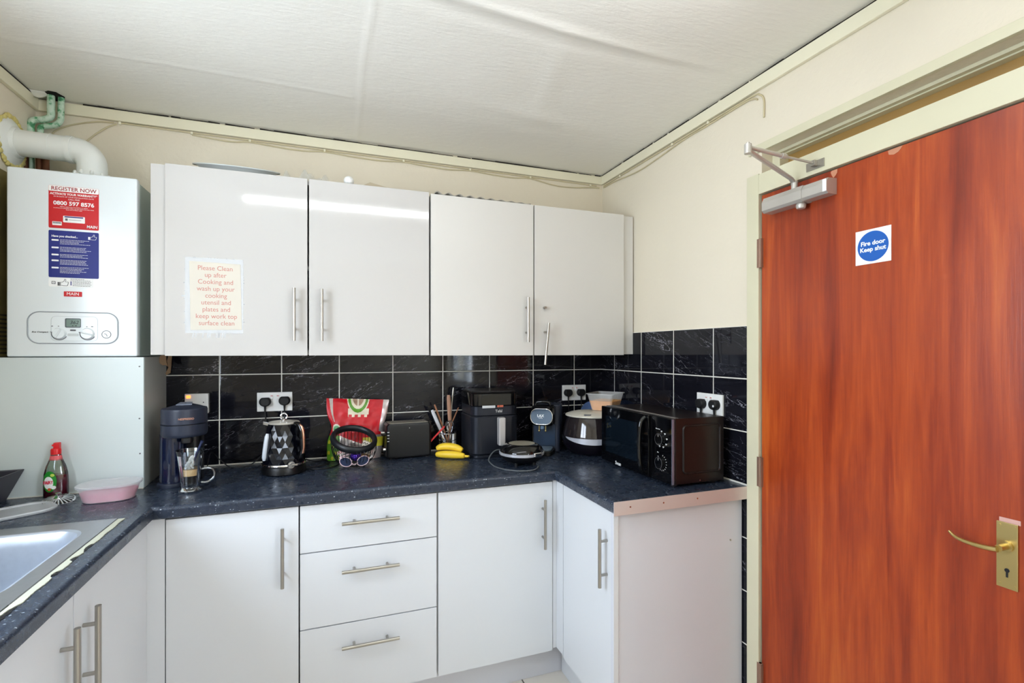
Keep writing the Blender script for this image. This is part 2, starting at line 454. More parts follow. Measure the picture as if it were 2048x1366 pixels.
struct('wall_back', slab(-1.3, 1.75, YW, 2.65, 0, 2.6), M['wall_back'])
g = G()   # right wall with the doorway
g.box(XW, 1.70, 1.436, YW, 0, 2.6)
g.box(XW, 1.70, Y0, 1.436, 2.145, 2.6)
VY0, VY1, VZ0, VZ1 = -1.50, -.30, 1.0, 2.10  # wall opening for the added fill window
g.box(XW, 1.70, VY1, .56, 0, 2.145); g.box(XW, 1.70, Y0, VY0, 0, 2.145); g.box(XW, 1.70, VY0, VY1, 0, VZ0); g.box(XW, 1.70, VY0, VY1, VZ1, 2.145)
g.box(XW, 1.70, 1.385, 1.436, 2.059, 2.145)
struct('wall_right', g, M['wall'])
# left wall with a window over the sink
WY0, WY1, WZ0, WZ1 = .32, 1.46, 1.12, 2.16
g = G()
g.box(-1.3, XL, WY1, YW, 0, 2.6); g.box(-1.3, XL, Y0, WY0, 0, 2.6)
g.box(-1.3, XL, WY0, WY1, 0, WZ0); g.box(-1.3, XL, WY0, WY1, WZ1, 2.6)
struct('wall_left', g, M['wall'])
struct('wall_front', slab(-1.3, 1.75, Y0-.12, Y0, 0, 2.6), M['wall'])
pvc = mat('white_pvc_window', (235, 236, 236), .3)
pane = mat('window_pane', (235, 240, 240), .02, alpha=.07, var=0)
def window(name, axis, a0, a1, z0, z1, pos):
    w = bpy.data.objects.new(name, None); C.objects.link(w); w['kind'] = 'structure'
    w.location = (pos, (a0+a1)/2, z0) if axis == 'x' else ((a0+a1)/2, pos, z0)
    g = G(); t = .05; mid = (a0+a1)/2
    def bx(p0, p1, q0, q1, d=.03):
        if axis == 'x': g.box(pos-d, pos+d, p0, p1, q0, q1, .004)
        else: g.box(p0, p1, pos-d, pos+d, q0, q1, .004)
    bx(a0, a1, z0, z0+t); bx(a0, a1, z1-t, z1); bx(a0, a0+t, z0, z1); bx(a1-t, a1, z0, z1); bx(mid-t/2, mid+t/2, z0, z1)
    obj('window_frame', g, pvc, w, world=True)
    g = G()
    if axis == 'x': g.box(pos-.004, pos+.004, a0+t, a1-t, z0+t, z1-t)
    else: g.box(a0+t, a1-t, pos-.004, pos+.004, z0+t, z1-t)
    obj('window_glass', g, pane, w, world=True)
window('window_1', 'x', WY0, WY1, WZ0, WZ1, XL-.10)
window('added_fill_window', 'x', VY0, VY1, VZ0, VZ1, XW+.10)  # added to throw fill light on the left side; no such window known
# cornice boards
g = G().box(XL, XW, YW-.016, YW, 2.372, 2.4165, .003); struct('trim_1', g, M['trim'])
g = G().box(XW-.016, XW, Y0, YW-.016, 2.370, 2.4195, .003); struct('trim_2', g, M['trim'])
g = G().box(XL, XL+.016, Y0, YW-.016, 2.372, 2.4195, .003); struct('trim_3', g, M['trim'])
dark = mat('crevice_shade', (26, 20, 16), .9)  # dark strips painted in for the shade of the gap above the cornice
rk = random.Random(21)
def shade_strips(par, a0, a1, fn):
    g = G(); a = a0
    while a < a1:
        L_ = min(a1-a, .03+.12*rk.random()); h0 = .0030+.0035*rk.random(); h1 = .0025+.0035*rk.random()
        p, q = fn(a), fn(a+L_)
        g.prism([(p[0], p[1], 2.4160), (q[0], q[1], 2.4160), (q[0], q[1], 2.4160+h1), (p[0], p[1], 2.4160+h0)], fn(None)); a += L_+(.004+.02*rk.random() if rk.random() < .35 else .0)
    obj('crack_shade_strip', g, dark, par, smooth=0)['kind'] = 'stuff'
shade_strips(bpy.data.objects['trim_1'], -.94, 1.46, lambda a: (0, -.0006, 0) if a is None else (a, YW-.0158, 0))
shade_strips(bpy.data.objects['trim_2'], .6, 2.49, lambda a: (-.0006, 0, 0) if a is None else (XW-.0158, a, 0))
shade_strips(bpy.data.objects['trim_3'], 1.6, 2.49, lambda a: (.0006, 0, 0) if a is None else (XL+.0158, a, 0))
# tiled splashbacks
def tiles(name, g, m, label):
    o = obj(name, g, m); o['kind'] = 'structure'; return o
g = G(); g.box(-.655, XR, YB, YW, .905, 1.5115); tiles('trim_4', g, M['tileB'], '')
g = G(); g.box(XR, XW, 1.4395, YB, 0.0, 1.5115); tiles('trim_5', g, M['tileR'], '')
g = G(); g.box(-.65, XR, YB-.004, YB, WT, WT+.007, .002); g.box(XR-.004, XR, 1.44, YB-.004, WT, WT+.007, .002); struct('trim_6', g, M['grout'])
# door set in the right wall
dr = bpy.data.objects.new('door_1', None); C.objects.link(dr); dr.location = (XR, 1.0, 0); dr['kind'] = 'structure'
leaf = obj('door_leaf', G().box(1.4735, 1.513, .612, 1.379, .008, 1.981, .0015), M['wood'], dr, world=True, label='red-brown stained mahogany veneer leaf')
g = G()
g.box(1.464, 1.60, 1.385, 1.4395, 0, 2.062, .002)            # jamb
g.box(1.464, 1.60, .56, 1.3849, 1.986, 2.0585, .002)         # head
g.box(1.464, 1.60, .56, .606, 0, 1.986, .002)
g.box(1.470, 1.486, .40, 1.4395, 2.143, 2.172, .002)         # upper casing strip
g.box(1.514, 1.53, .606, 1.385, 0, 1.986)                    # stop behind the leaf
obj('door_frame', g, M['frame'], dr, world=True, label='cream gloss painted frame')
g = G().box(1.530, 1.60, .40, 1.385, 2.1345, 2.1448, .001); g.box(1.546, 1.60, .40, 1.385, 2.1300, 2.1345, .001); g.box(1.530, 1.60, 1.352, 1.385, 2.0587, 2.1344, .001)
obj('transom_bead', g, M['frame'], dr, world=True)
tr = mat('transom_brown_board', (158, 124, 70), .45, var=.12)
obj('transom_panel', G().box(1.572, 1.60, .40, 1.352, 2.0588, 2.1298), tr, dr, world=True, label='brown infill board above the door')
def hinge(z0, z1):
    g = G().cyl((1.468, 1.382, z0), (1.468, 1.382, z1), .0055, n=14)
    for q in (1, 2): g.cyl((1.468, 1.382, z0+(z1-z0)*q/3-.001), (1.468, 1.382, z0+(z1-z0)*q/3+.001), .0062, n=14)
    g.box(1.4635, 1.474, 1.372, 1.392, z0, z1)
    return g
hm = mat('painted_hinge_steel', (150, 118, 100), .5, .5, var=.2, vscale=40)
for z0, z1 in ((1.719, 1.824), (.925, 1.032), (.18, .285)): obj('hinge', hinge(z0, z1), hm, dr, world=True)
# peeled paint scabs on the leaf
ps = mat('bare_scuffed_timber', (190, 130, 100), .6)
for (x, y, w, h) in ((1668, 343, .012, .020), (1790, 297, .020, .016)):
    c = onX(x, y, 1.473); pts = []
    for q in range(9):
        a = q*2*PI/9; r = .8+.3*random.random(); pts.append((1.4733, c.y+w*r*math.cos(a), min(1.98, c.z+h*r*math.sin(a))))
    obj('paint_chip', G().prism(pts, (-.0004, 0, 0)), ps, leaf, world=True)
# handle
hd = bpy.data.objects.new('door_handle', None); C.objects.link(hd); hd.parent = dr; hd.location = (0, -.318, .946)
hd['label'] = 'brass lever on a keyhole backplate'
g = G().box(1.4695, 1.4735, .6625, .7020, .868, 1.020, .0012)
for (y, z) in ((.668, 1.012), (.696, 1.012), (.668, .876), (.696, .876)): g.cyl((1.4698, y, z), (1.4685, y, z), .0032, n=12)
obj('backplate', g, M['brass'], hd, world=True)
g = G().cyl((1.4690, .682, .910), (1.4692, .682, .910), .0048, n=14)
g.box(1.4688, 1.4692, .680, .684, .894, .910); obj('keyhole', g, M['k'], hd, world=True)
g = G().cyl((1.470, .682, .966), (1.4635, .682, .966), .0125, n=20).cyl((1.464, .682, .966), (1.436, .682, .966), .0075, n=16)
g.tube([(1.432, .682, .964), (1.431, .704, .961), (1.432, .728, .960), (1.434, .752, .961), (1.437, .769, .965), (1.440, .780, .972)], lambda t: .0082*(1-.55*t) , n=12, smooth=4, flat=.85)
obj('lever', g, M['brass'], hd, world=True)
# pink-white painted strip above the backplate
obj('old_plate_mark', G().box(1.4725, 1.4737, .6590, .6980, 1.019, 1.030, .0004), mat('bare_mark', (205, 160, 150), .5), leaf, world=True)

# ------------------------------------------------------------------ fire door sign and closer
sg = thing('fire_door_sign', 'square white sign with blue disc reading Fire door Keep shut', 'sign', (1.4730, .9855, 1.72))
obj('sign_plate', G().box(-.0012, 0, -.050, .050, -.050, .050, .0004), M['w'], sg)
g = G().cyl((-.0012, 0, 0), (-.0018, 0, 0), .0435, n=64); obj('blue_disc', g, M['bluesign'], sg)
text('lettering', 'Fire door\nKeep shut', .0178, M['w'], sg, (-.0020, 0, .0005), (PI/2, 0, -PI/2), bold=.0005, line=1.0)
cl = thing('door_closer', 'silver overhead door closer with folding arm at top of red door', 'door closer', (1.44, 1.21, 1.93))
g = G()
pts = [(1.4733, 1.90), (1.434, 1.90), (1.426, 1.908), (1.426, 1.936), (1.434, 1.952), (1.4733, 1.954)]
g.prism([(x, 1.335, z) for x, z in pts], (0, -.155, 0))
g.prism([(1.4733-(1.4733-x)*.94, 1.180, 1.927+(z-1.927)*.92) for x, z in pts], (0, -.085, 0))
obj('body', g, M['silver'], cl, world=True, smooth=25)
g = G().lathe([(0, 0), (.012, 0), (.015, .006), (.015, .014), (.010, .020), (0, .020)], n=24)
obj('spindle_cap', g, M['silver'], cl, loc=(.010, -.01, -.047))
g = G().box(1.4270, 1.4296, 1.0945, 1.1075, 1.908, 1.946, .0005); obj('end_plate', g, M['whiteplas'], cl, world=True)
A, B_, D_ = Vector((1.447, 1.222, 1.972)), Vector((1.185, 1.160, 2.030)), Vector((1.452, 1.158, 2.018))
g = G(); g.cyl(A+Vector((0, 0, -.02)), A+Vector((0, 0, .006)), .010, n=16)
g.tube([A, A+Vector((-.018, -.002, .014)), B_+Vector((.0, 0, -.008))], .0085, n=8, flat=.7)
obj('lower_arm', g, M['silver'], cl, world=True)
g = G().cyl(B_+Vector((0, 0, -.018)), B_+Vector((0, 0, .010)), .0105, n=18).cyl(B_+Vector((0, 0, .010)), B_+Vector((0, 0, .016)), .005, n=12)
g.cyl(B_+Vector((0, 0, .002)), B_.lerp(D_, .52)+Vector((0, 0, 0)), .0062, n=12); g.cyl(B_.lerp(D_, .5), B_.lerp(D_, .56), .0085, n=12)
g.cyl(B_.lerp(D_, .5), D_, .0038, n=10); obj('upper_arm', g, M['silver'], cl, world=True)
g = G().box(1.4605, 1.464, 1.128, 1.190, 2.000, 2.026, .0005).box(1.448, 1.462, 1.150, 1.166, 2.008, 2.026, .001); obj('bracket', g, M['steel'], cl, world=True)

# ------------------------------------------------------------------ ceiling light (source of the streak on the gloss doors)
lt = thing('ceiling_light', 'white fluorescent batten light on the kitchen ceiling', 'ceiling light', (.255, .905, 2.42))
obj('batten', G().box(-.775, .775, -.03, .03, -.045, 0, .004), M['whiteplas'], lt)
tm, tnt, tb = newmat('lit_fluorescent_tube'); tb.inputs['Emission Color'].default_value = (.95, .98, 1, 1); tb.inputs['Emission Strength'].default_value = TUBE
obj('tube', G().cyl((-.745, 0, -.062), (.745, 0, -.062), .013, n=20), tm, lt)

# ------------------------------------------------------------------ cable runs and clips
cab = mat('cream_cable_sheath', (196, 184, 150), .5, var=.08)
def cable(name, label, pts, r=.0032, m=cab, sm=6, clips=None, nm='clip'):
    t = tag(bpy.data.objects.new(name, None), label, 'cable'); C.objects.link(t); t.location = pts[0]
    obj('wire', G().tube(pts, r, n=8, smooth=sm), m, t, world=True)
    for c in (clips or []): obj(nm, G().box(c[0]-.005, c[0]+.005, c[1]-.005, c[1]+.005, c[2]-.006, c[2]+.006, .002), M['trim'], t, world=True)
    return t
ycb = YW-.0045
cl1 = [(-.818, 2.368), (-.60, 2.366), (-.335, 2.3655), (-.02, 2.3655), (.347, 2.3655), (.69, 2.3655), (1.03, 2.3655), (1.44, 2.364)]
cable('ceiling_cable', 'cream cable running straight beneath the cornice on the back wall', [(x, ycb, z) for x, z in cl1], clips=[(x, ycb-.002, z-.002) for x, z in ((-.818, 2.368), (-.56, 2.3660), (-.335, 2.3655), (-.02, 2.3655), (.347, 2.3655), (.69, 2.3655), (1.03, 2.3655), (1.40, 2.3655))])
sag = []
xs = [-.56, -.335, -.02, .347, .69, 1.03, 1.40]
for a, b in zip(xs, xs[1:]):
    sag += [(a, ycb, 2.358), (a+(b-a)*.35, ycb, 2.352), (a+(b-a)*.7, ycb, 2.350)]
sag[3*5+1] = (1.17, ycb, 2.338); sag[3*5+2] = (1.28, ycb, 2.338)
sag.append((1.41, ycb, 2.352)); sag.append((1.455, YW-.012, 2.352))
cable('ceiling_cable', 'cream cable sagging in shallow loops between clips on the back wall', sag)
xc = XW-.0045
rp = [(2.49, 2.362), (2.315, 2.3625), (2.05, 2.3625), (1.88, 2.363), (1.65, 2.363), (1.43, 2.363), (1.39, 2.352), (1.372, 2.325), (1.372, 2.262)]
cable('ceiling_cable', 'cream cable under the right cornice hooking down above the door frame', [(xc, y, z) for y, z in rp], clips=[(xc-.002, y, z) for y, z in ((2.315, 2.362), (1.88, 2.363), (1.65, 2.363))])
rp = [(2.49, 2.353), (2.36, 2.350), (2.15, 2.332), (1.98, 2.340), (1.80, 2.354), (1.65, 2.354), (1.47, 2.357), (1.42, 2.352), (1.40, 2.34)]
cable('ceiling_cable', 'cream cable drooping below its neighbour along the right wall', [(xc, y, z) for y, z in rp])
cable('wall_cable', 'thin cream cable slanting down from the cornice to behind the flue', [(-.83, ycb, 2.362), (-.86, ycb, 2.345), (-.90, ycb, 2.31), (-.935, ycb, 2.27), (-.955, ycb, 2.23)])
cable('wall_cable', 'painted-over cream cable arching towards the green pipes', [(-.84, ycb, 2.366), (-.90, ycb, 2.36), (-.98, ycb, 2.335), (-1.03, ycb, 2.305), (-1.045, ycb, 2.285)])

# ================================================================== CUPBOARDS
def bar(parent, p, q, out, posts=(.2, .8), r=.0062, stand=.030, name='handle'):
    """bar handle: bar from p to q, posts reaching the face along -out"""
    p, q, out = Vector(p), Vector(q), Vector(out); g = G().cyl(p, q, r, n=16)
    for t in posts:
        c = p.lerp(q, t); g.cyl(c, c-out*stand, .0048, n=12)
    return obj(name, g, M['steel'], parent, world=True)
YD = 2.178
def wall_unit(label, x0, xm, x1, zb, zt, dm, hs, filler, extra=None):
    u = thing('wall_cupboard', label, 'cupboard', ((x0+x1)/2, 2.35, zb), group=None)
    t = .018; g = G()
    yb, yf = 2.5045, YD+.0195
    g.box(x0, x0+t, yf, yb, zb+.003, zt-.002); g.box(x1-t, x1, yf, yb, zb+.003, zt-.002); g.box(x0+t, x1-t, yf, yb, zb+.003, zb+.003+t)
    g.box(x0+t, x1-t, yf, yb, zt-.002-t, zt-.002); g.box(x0+t, x1-t, yb-.006, yb, zb+.02, zt-.02); g.box(x0+t, x1-t, yf+.01, yb, (zb+zt)/2-.009, (zb+zt)/2+.009)
    obj('body', g, M['carc'], u, world=True)
    for (a, b, hx, kind) in ((x0, xm-.003, hs[0], 0), (xm+.003, x1, hs[1], 1)):
        zt2 = zt
        d = obj('door', G().box(a, b, YD, YD+.018, zb, zt2, .0012), dm, u, world=True)
        if hx is not None: bar(d, (hx, YD-.030, 1.458), (hx, YD-.030, 1.668), (0, -1, 0), (.22, .78))
        elif extra: extra(d)
    obj('filler_panel', G().box(filler[0], filler[1], YD+.014, YD+.032, zb+.004, zt-.002, .001), dm, u, world=True)
    return u
wall_unit('left high-gloss white wall cupboard with taped notice and two bar handles', -.573, -.080, .4125, 1.3985, 2.116, M['gloss'], (-.131, -.028), (-.622, -.5745))
def loose(d):
    g = G().cyl((.965, YD, 1.6235), (.965, YD-.020, 1.6235), .0065, n=14).cyl((.965, YD-.020, 1.6235), (.965, YD-.024, 1.6235), .003, n=10)
    obj('handle_post', g, M['steel'], d, world=True, label='bare post left where the handle came off')
    p, q = Vector((.977, YD-.030, 1.550)), Vector((.954, YD-.038, 1.352))
    g = G().cyl(p, q, .0062, n=16).cyl(p.lerp(q, .22), Vector((.967, YD, 1.507)), .0048, n=12)
    obj('handle', g, M['steel'], d, world=True, label='bar handle hanging crooked from one post')
wall_unit('right satin white wall cupboard with one handle hanging loose below it', .4205, .913, 1.409, 1.3965, 2.111, M['satin'], (.872, None), (1.4100, 1.4725), loose)

# base units ------------------------------------------------------
YF = 1.925   # door faces of the back run
ZT, ZB = .862, .142
def base_unit(label, x0, x1, fronts, body=None, name='base_cupboard'):
    u = thing(name, label, 'cupboard' if name == 'base_cupboard' else 'drawers', ((x0+x1)/2, 2.2, 0))
    t = .018; g = G(); yf, yb = YF+.0195, 2.49
    g.box(x0, x0+t, yf, yb, .14, .868); g.box(x1-t, x1, yf, yb, .14, .868); g.box(x0+t, x1-t, yf, yb, .14, .158); g.box(x0+t, x1-t, yb-.01, yb, .158, .868); g.box(x0+t, x1-t, yf, yf+.08, .85, .868)
    obj('body', g, M['carc'], u, world=True)
    return u
def front(u, name, x0, x1, z0, z1, h, m='satinb'):
    d = obj(name, G().box(x0, x1, YF, YF+.018, z0, z1, .0012), M[m], u, world=True)
    if h: bar(d, h[0], h[1], (0, -1, 0), (.21, .79))
    return d
YH = YF-.030
sc_ = YF/1.93
u = base_unit('white base cupboard beside the left inner corner, one tall bar handle', -.502, -.103, None)
front(u, 'door', -.504, -.1025, ZB, ZT, ((-.153, YH, .591), (-.153, YH, .799)))
obj('corner_post', G().box(-.5740, -.5075, YF+.003, YF+.021, ZB, .868, .001), M['satinb'], u, world=True)
u = base_unit('white three-drawer base unit in the middle of the back run', -.0965, .3935, None, name='drawer_unit')
for z0, z1, hz in ((.6925, ZT, .791), (.4185, .6885, .6155), (ZB, .4145, .3405)):
    front(u, 'drawer', -.098, .3945, z0, z1, ((.043, YH, hz), (.248, YH, hz)))
u = base_unit('white base cupboard between the drawers and the right inner corner', .3985, .888, None)
front(u, 'door', .4015, .8920, ZB, ZT, ((.846, YH, .590), (.846, YH, .795)))
XD = .912
u = thing('base_cupboard', 'white return base cupboard with pale end panel beside the red door', 'cupboard', (1.19, 1.67, 0))
g = G().box(XD+.0195, XD+.0375, 1.486, 1.90, .14, .868).box(XD+.0195, 1.465, 1.486, 1.504, .14, .868).box(XD+.0195, 1.465, 1.88, 1.90, .14, .868).box(XD+.04, 1.465, 1.504, 1.88, .14, .158)
obj('body', g, M['carc'], u, world=True)
d = obj('door', G().box(XD, XD+.018, 1.487, 1.862, ZB, ZT, .0012), M['satinb'], u, world=True)
bar(d, (XD-.030, 1.515, .594), (XD-.030, 1.515, .797), (-1, 0, 0), (.21, .79))
obj('corner_post', G().box(.8950, .9300, YF+.003, YF+.018, ZB+.008, .868, .001).box(XD, XD+.018, 1.866, YF+.002, ZB+.008, .868, .001), M['satinb'], u, world=True)
g = G().box(XD-.004, 1.468, 1.4665, 1.4845, 0, .868, .001)
ep = obj('end_panel', g, M['panel'], u, world=True, label='pale grey-white end panel')
obj('end_strip', G().box(XD-.006, XD+.012, 1.4625, 1.4665, 0, .862, .0005), M['satinb'], ep, world=True)
c = onY(1461, 1080, 1.466); obj('screw', G().cyl((c.x, 1.4668, c.z), (c.x, 1.4645, c.z), .0035, n=12), M['steel'], ep, world=True)
# left run
XLD = -.556
u = thing('sink_cupboard', 'white two-door cupboard under the sink at lower left', 'cupboard', (-.83, 1.4, 0))
g = G().box(-1.09, XLD-.0195, .92, .94, .14, .866).box(-1.09, XLD-.0195, 1.892, 1.91, .14, .866).box(-1.09, XLD-.0195, .94, 1.892, .14, .158).box(-1.09, -1.08, .94, 1.892, .158, .70)
obj('body', g, M['carc'], u, world=True)
for a, b, hy in ((1.4345, 1.872, 1.478), (.935, 1.4295, 1.372)):
    d = obj('door', G().box(XLD-.018, XLD, a, b, ZB, ZT, .0012), M['satinb'], u, world=True)
    bar(d, (XLD+.030, hy, .594), (XLD+.030, hy, .800), (1, 0, 0), (.21, .79), r=.0068)
obj('corner_post', G().box(XLD-.016, XLD-.002, 1.875, YF+.001, ZB, .866, .001), M['satinb'], u, world=True)
u = thing('base_cupboard', 'white base cupboard at the near end of the left run', 'cupboard', (-.83, .3, 0))
obj('body', G().box(-1.09, XLD-.0195, -.60, .915, .14, .866), M['carc'], u, world=True)
obj('door', G().box(XLD-.018, XLD, .44, .93, ZB, ZT, .0012), M['satinb'], u, world=True)
obj('door', G().box(XLD-.018, XLD, -.06, .435, ZB, ZT, .0012), M['satinb'], u, world=True)
# plinths
tag(obj('plinth', G().box(-.56, .985, 1.995, 2.013, 0, .139, .001), M['panel']), 'pale plinth board under the back run of cupboards', 'plinth')
tag(obj('plinth', G().box(.966, .984, 1.487, 1.990, 0, .139, .001), M['satinb']), 'white plinth board under the return cupboard', 'plinth')
tag(obj('plinth', G().box(-.64, -.622, -.60, 1.990, 0, .139, .001), M['panel']), 'pale plinth board under the left run', 'plinth')

# worktops ---------------------------------------------------------
YE, XE1, XE2 = 1.9125-.010, .8935, -.5335    # front edge line of the back run, inner edges of the others
YE = 1.905
def nose(g, axis, pos, sgn, a, b, ma=0, mb=0):
    """post-formed rounded edge strip 40 mm high, 30 mm deep, ending mitred (ma / mb = +1, -1 slope)"""
    r, h = .012, .04; prof = []
    for k in range(7):
        t = math.radians(90-90*k/6); prof.append((r-r*math.cos(math.radians(90*k/6)-0) if 0 else r-r*math.sin(math.radians(90*k/6)), WT-r+r*math.cos(math.radians(90*k/6))))
    prof = [(p, z) for p, z in prof]                       # depth from the face, height
    prof += [(0.0, WT-h+.004), (.004, WT-h), (.03, WT-h), (.03, WT)]
    def P(d, z, e, m):
        q = e + m*d
        return (pos-sgn*d, q, z) if axis == 'x' else (q, pos-sgn*d, z)
    A = [g.b.verts.new(P(d, z, a, ma)) for d, z in prof]; B = [g.b.verts.new(P(d, z, b, mb)) for d, z in prof]
    n = len(A)
    for k in range(n): g.b.faces.new((A[k], A[(k+1) % n], B[(k+1) % n], B[k]))
    g.b.faces.new(A); g.b.faces.new(B)
def wt(name_label, g): return tag(obj('worktop', g, M['wt'], smooth=30), name_label, 'worktop')
g = G(); g.box(-1.095, XR-.001, YE+.03, YB-.001, WT-.04, WT); nose(g, 'y', YE, -1, XE2, XE1, -1, 1)
g.box(-1.095, XE2-.03, YE, YE+.03, WT-.04, WT); g.box(XE1+.03, XR-.001, YE, YE+.03, WT-.04, WT)
wt('dark speckled worktop along the back wall carrying the row of appliances', g)
g = G(); g.box(XE1+.03, XR-.001, 1.442, YE-.0005, WT-.04, WT); nose(g, 'x', XE1, -1, 1.442, YE-.0005, 0, 1)
w3 = wt('short dark speckled worktop beneath the microwave, ending in a metal strip', g)
g = G(); g.box(XE1-.001, XR-.002, 1.4385, 1.4420, WT-.046, WT+.001, .0006)
es = obj('metal_end_strip', g, M['alu'], w3, label='screwed aluminium end strip')
for x in (.955, 1.09, 1.235): obj('screw', G().cyl((x, 1.4390, WT-.020), (x, 1.4368, WT-.020), .003, n=10), M['chrome'], es)
g = G()
SX0, SX1, SY0, SY1 = -1.055, -.598, .95, 1.812      # sink opening (outer rim)
g.box(-1.095, SX0+.015, -.60, YE-.0005, WT-.04, WT); g.box(SX1-.012, XE2-.03, -.60, YE-.0005, WT-.04, WT)
g.box(SX0+.015, SX1-.012, SY1-.015, YE-.0005, WT-.04, WT); g.box(SX0+.015, SX1-.012, -.60, SY0+.012, WT-.04, WT)
nose(g, 'x', XE2, 1, -.60, YE-.0005, 0, 1)
w2 = wt('dark speckled worktop holding the steel sink at lower left', g)
# ------------------------------------------------------------------ sink
sk = thing('kitchen_sink', 'stainless steel inset sink with rounded bowl', 'sink', (-.826, 1.38, WT))
g = G()
outer = rrect(SX0, SX1, SY0, SY1, .02, 5); b0 = (SX0+.048, SX1-.052, 1.30, SY1-.075)
inner = rrect(b0[0], b0[1], b0[2], b0[3], .065, 8)
def ringverts(pts, z): return [g.b.verts.new((x, y, z)) for x, y in pts]
def shrink(k, rad): return rrect(b0[0]+k, b0[1]-k, b0[2]+k, b0[3]-k, rad, 8)
R = [ringverts(shrink(-.012, .075), WT+.004), ringverts(shrink(-.004, .070), WT+.001), ringverts(inner, WT-.006), ringverts(shrink(.006, .062), WT-.03), ringverts(shrink(.014, .06), WT-.135), ringverts(shrink(.024, .055), WT-.150), ringverts(shrink(.05, .05), WT-.155)]
for a, b in zip(R, R[1:]):
    for i in range(len(a)): g.b.faces.new((a[i], a[(i+1) % len(a)], b[(i+1) % len(a)], b[i]))
g.b.faces.new(R[-1])
obj('bowl', g, M['sink'], sk, world=True)
g = G()   # rim plate: strips round the bowl
rb = (b0[0]-.012, b0[1]+.012, b0[2]-.012, b0[3]+.012)
hole = [g.b.verts.new((x, y, WT+.004)) for x, y in shrink(-.012, .075)]
# fan between hole and outer rectangle
oc = [g.b.verts.new((x, y, WT+.004)) for x, y in ((SX1, SY1), (SX0, SY1), (SX0, 1.27), (SX1, 1.27))]
n4 = 9
for q in range(4):
    seg = hole[q*n4:(q+1)*n4]
    for i in range(len(seg)-1): g.b.faces.new((seg[i], seg[i+1], oc[q]))
    nx = hole[((q+1)*n4) % 36]
    g.b.faces.new((seg[-1], nx, oc[(q+1) % 4], oc[q]))
low = [g.b.verts.new((x, y, WT+.0002)) for x, y in ((SX1+.004, SY1+.004), (SX0-.004, SY1+.004), (SX0-.004, 1.27), (SX1+.004, 1.27))]
for i in (0, 1, 3): g.b.faces.new((oc[i], oc[(i+1) % 4], low[(i+1) % 4], low[i]))
g.box(SX0, SX1, SY0, 1.27, WT+.0002, WT+.004); 
for i in range(7): g.box(SX0+.06+i*.05, SX0+.068+i*.05, SY0+.03, 1.24, WT+.004, WT+.006, .001)
obj('rim', g, mat('sink_rim_steel', (172, 174, 178), .3, .85, var=.08, vscale=60), sk, world=True)
obj('waste', G().cyl((-.83, 1.52, WT-.154), (-.83, 1.52, WT-.150), .035, n=28), M['chrome'], sk, world=True)
# cracked white sealant along the front of the sink
random.seed(3)
g = G(); n = 150; near = []; far = []
def bite(y):
    d = 0
    for lo, hi in ((1.395, 1.435), (1.485, 1.52), (1.545, 1.605), (1.19, 1.27)):
        if lo < y < hi: d = max(d, math.sin(PI*(y-lo)/(hi-lo))**.5)
    return d
for i in range(n+1):
    y = SY0+(SY1-SY0)*i/n
    w = .0165-.0085*bite(y)*(.75+.35*random.random())+.0012*math.sin(y*70)+.0012*(random.random()-.5)*(1 if y < 1.65 else .2)
    near.append((SX1+.002, y)); far.append((SX1+.002+w, y))
for i in range(n): g.prism([(near[i][0], near[i][1], WT+.0002), (far[i][0], far[i][1], WT+.0002), (far[i+1][0], far[i+1][1], WT+.0002), (near[i+1][0], near[i+1][1], WT+.0002)], (0, 0, .0020))
bmesh.ops.remove_doubles(g.b, verts=g.b.verts[:], dist=1e-6)
tag(obj('sealant_strip', g, mat('aged_sealant', (186, 186, 166), .6, var=.1, vscale=60), smooth=0), 'cracked cream sealant strip between steel sink and worktop edge', 'sealant')
for lo, hi in ((1.405, 1.43), (1.49, 1.515), (1.55, 1.60), (1.20, 1.26)):
    g = G(); k = 14; near = []; far = []
    for i in range(k+1):
        y0 = lo+(hi-lo)*i/k; e = .009+.006*random.random(); near.append((SX1+.003+e-.003, y0)); far.append((SX1+.017+.003*random.random(), y0))
    g.prism([(x, y, WT+.0001) for x, y in near+far[::-1]], (0, 0, .0008))
    obj('black_gap', g, M['k'], bpy.data.objects['sealant_strip'], smooth=0, label='blackened gap where sealant broke away')
# ================================================================== BOILER, FLUE, PIPES
YBo = 2.200
bo = thing('boiler', 'white wall-hung combi boiler with red and blue stickers', 'boiler', (-.853, 2.35, 1.396))
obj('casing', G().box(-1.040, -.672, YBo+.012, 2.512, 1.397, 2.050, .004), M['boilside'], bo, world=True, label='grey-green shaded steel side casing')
fr = obj('front_cover', G().box(-1.041, -.6655, YBo, YBo+.03, 1.397, 2.0535, .006, seg=3), M['boiler'], bo, world=True)
def sx(x): return onY(x, 600, YBo).x
def pnl(name, x0, x1, z0, z1, m, par, d=.0008, dy=0, lab=None, rad=.004):
    g = G(); pts = [(x, YBo-dy, z) for x, z in rrect(x0, x1, z0, z1, rad, 3)]
    g.prism(pts, (0, -d, 0)); return obj(name, g, m, par, world=True, smooth=0, label=lab)
def wtext(par, s, size, m, x, z, y, **k):
    M4 = Matrix.Identity(4); ch = []; o = par
    while o: ch.append(o); o = o.parent
    for q in reversed(ch): M4 = M4 @ Matrix.LocRotScale(q.location, q.rotation_euler, q.scale)
    return text('lettering', s, size, m, par, M4.inverted() @ Vector((x, y, z)), **k)
def marks(par, name, rects, m, y, d=.0003):
    g = G()
    for x0, x1, z0, z1 in rects: g.box(x0, x1, y-d, y, z0, z1)
    return obj(name, g, m, par, world=True, smooth=0)
st = pnl('sticker', -.925, -.781, 1.851, 2.001, M['red'], bo, lab='red registration sticker')
pnl('sticker_heading', -.9245, -.7815, 1.981, 2.0005, M['w'], st, .0003, .0008, rad=.0035)
yt = YBo-.0012
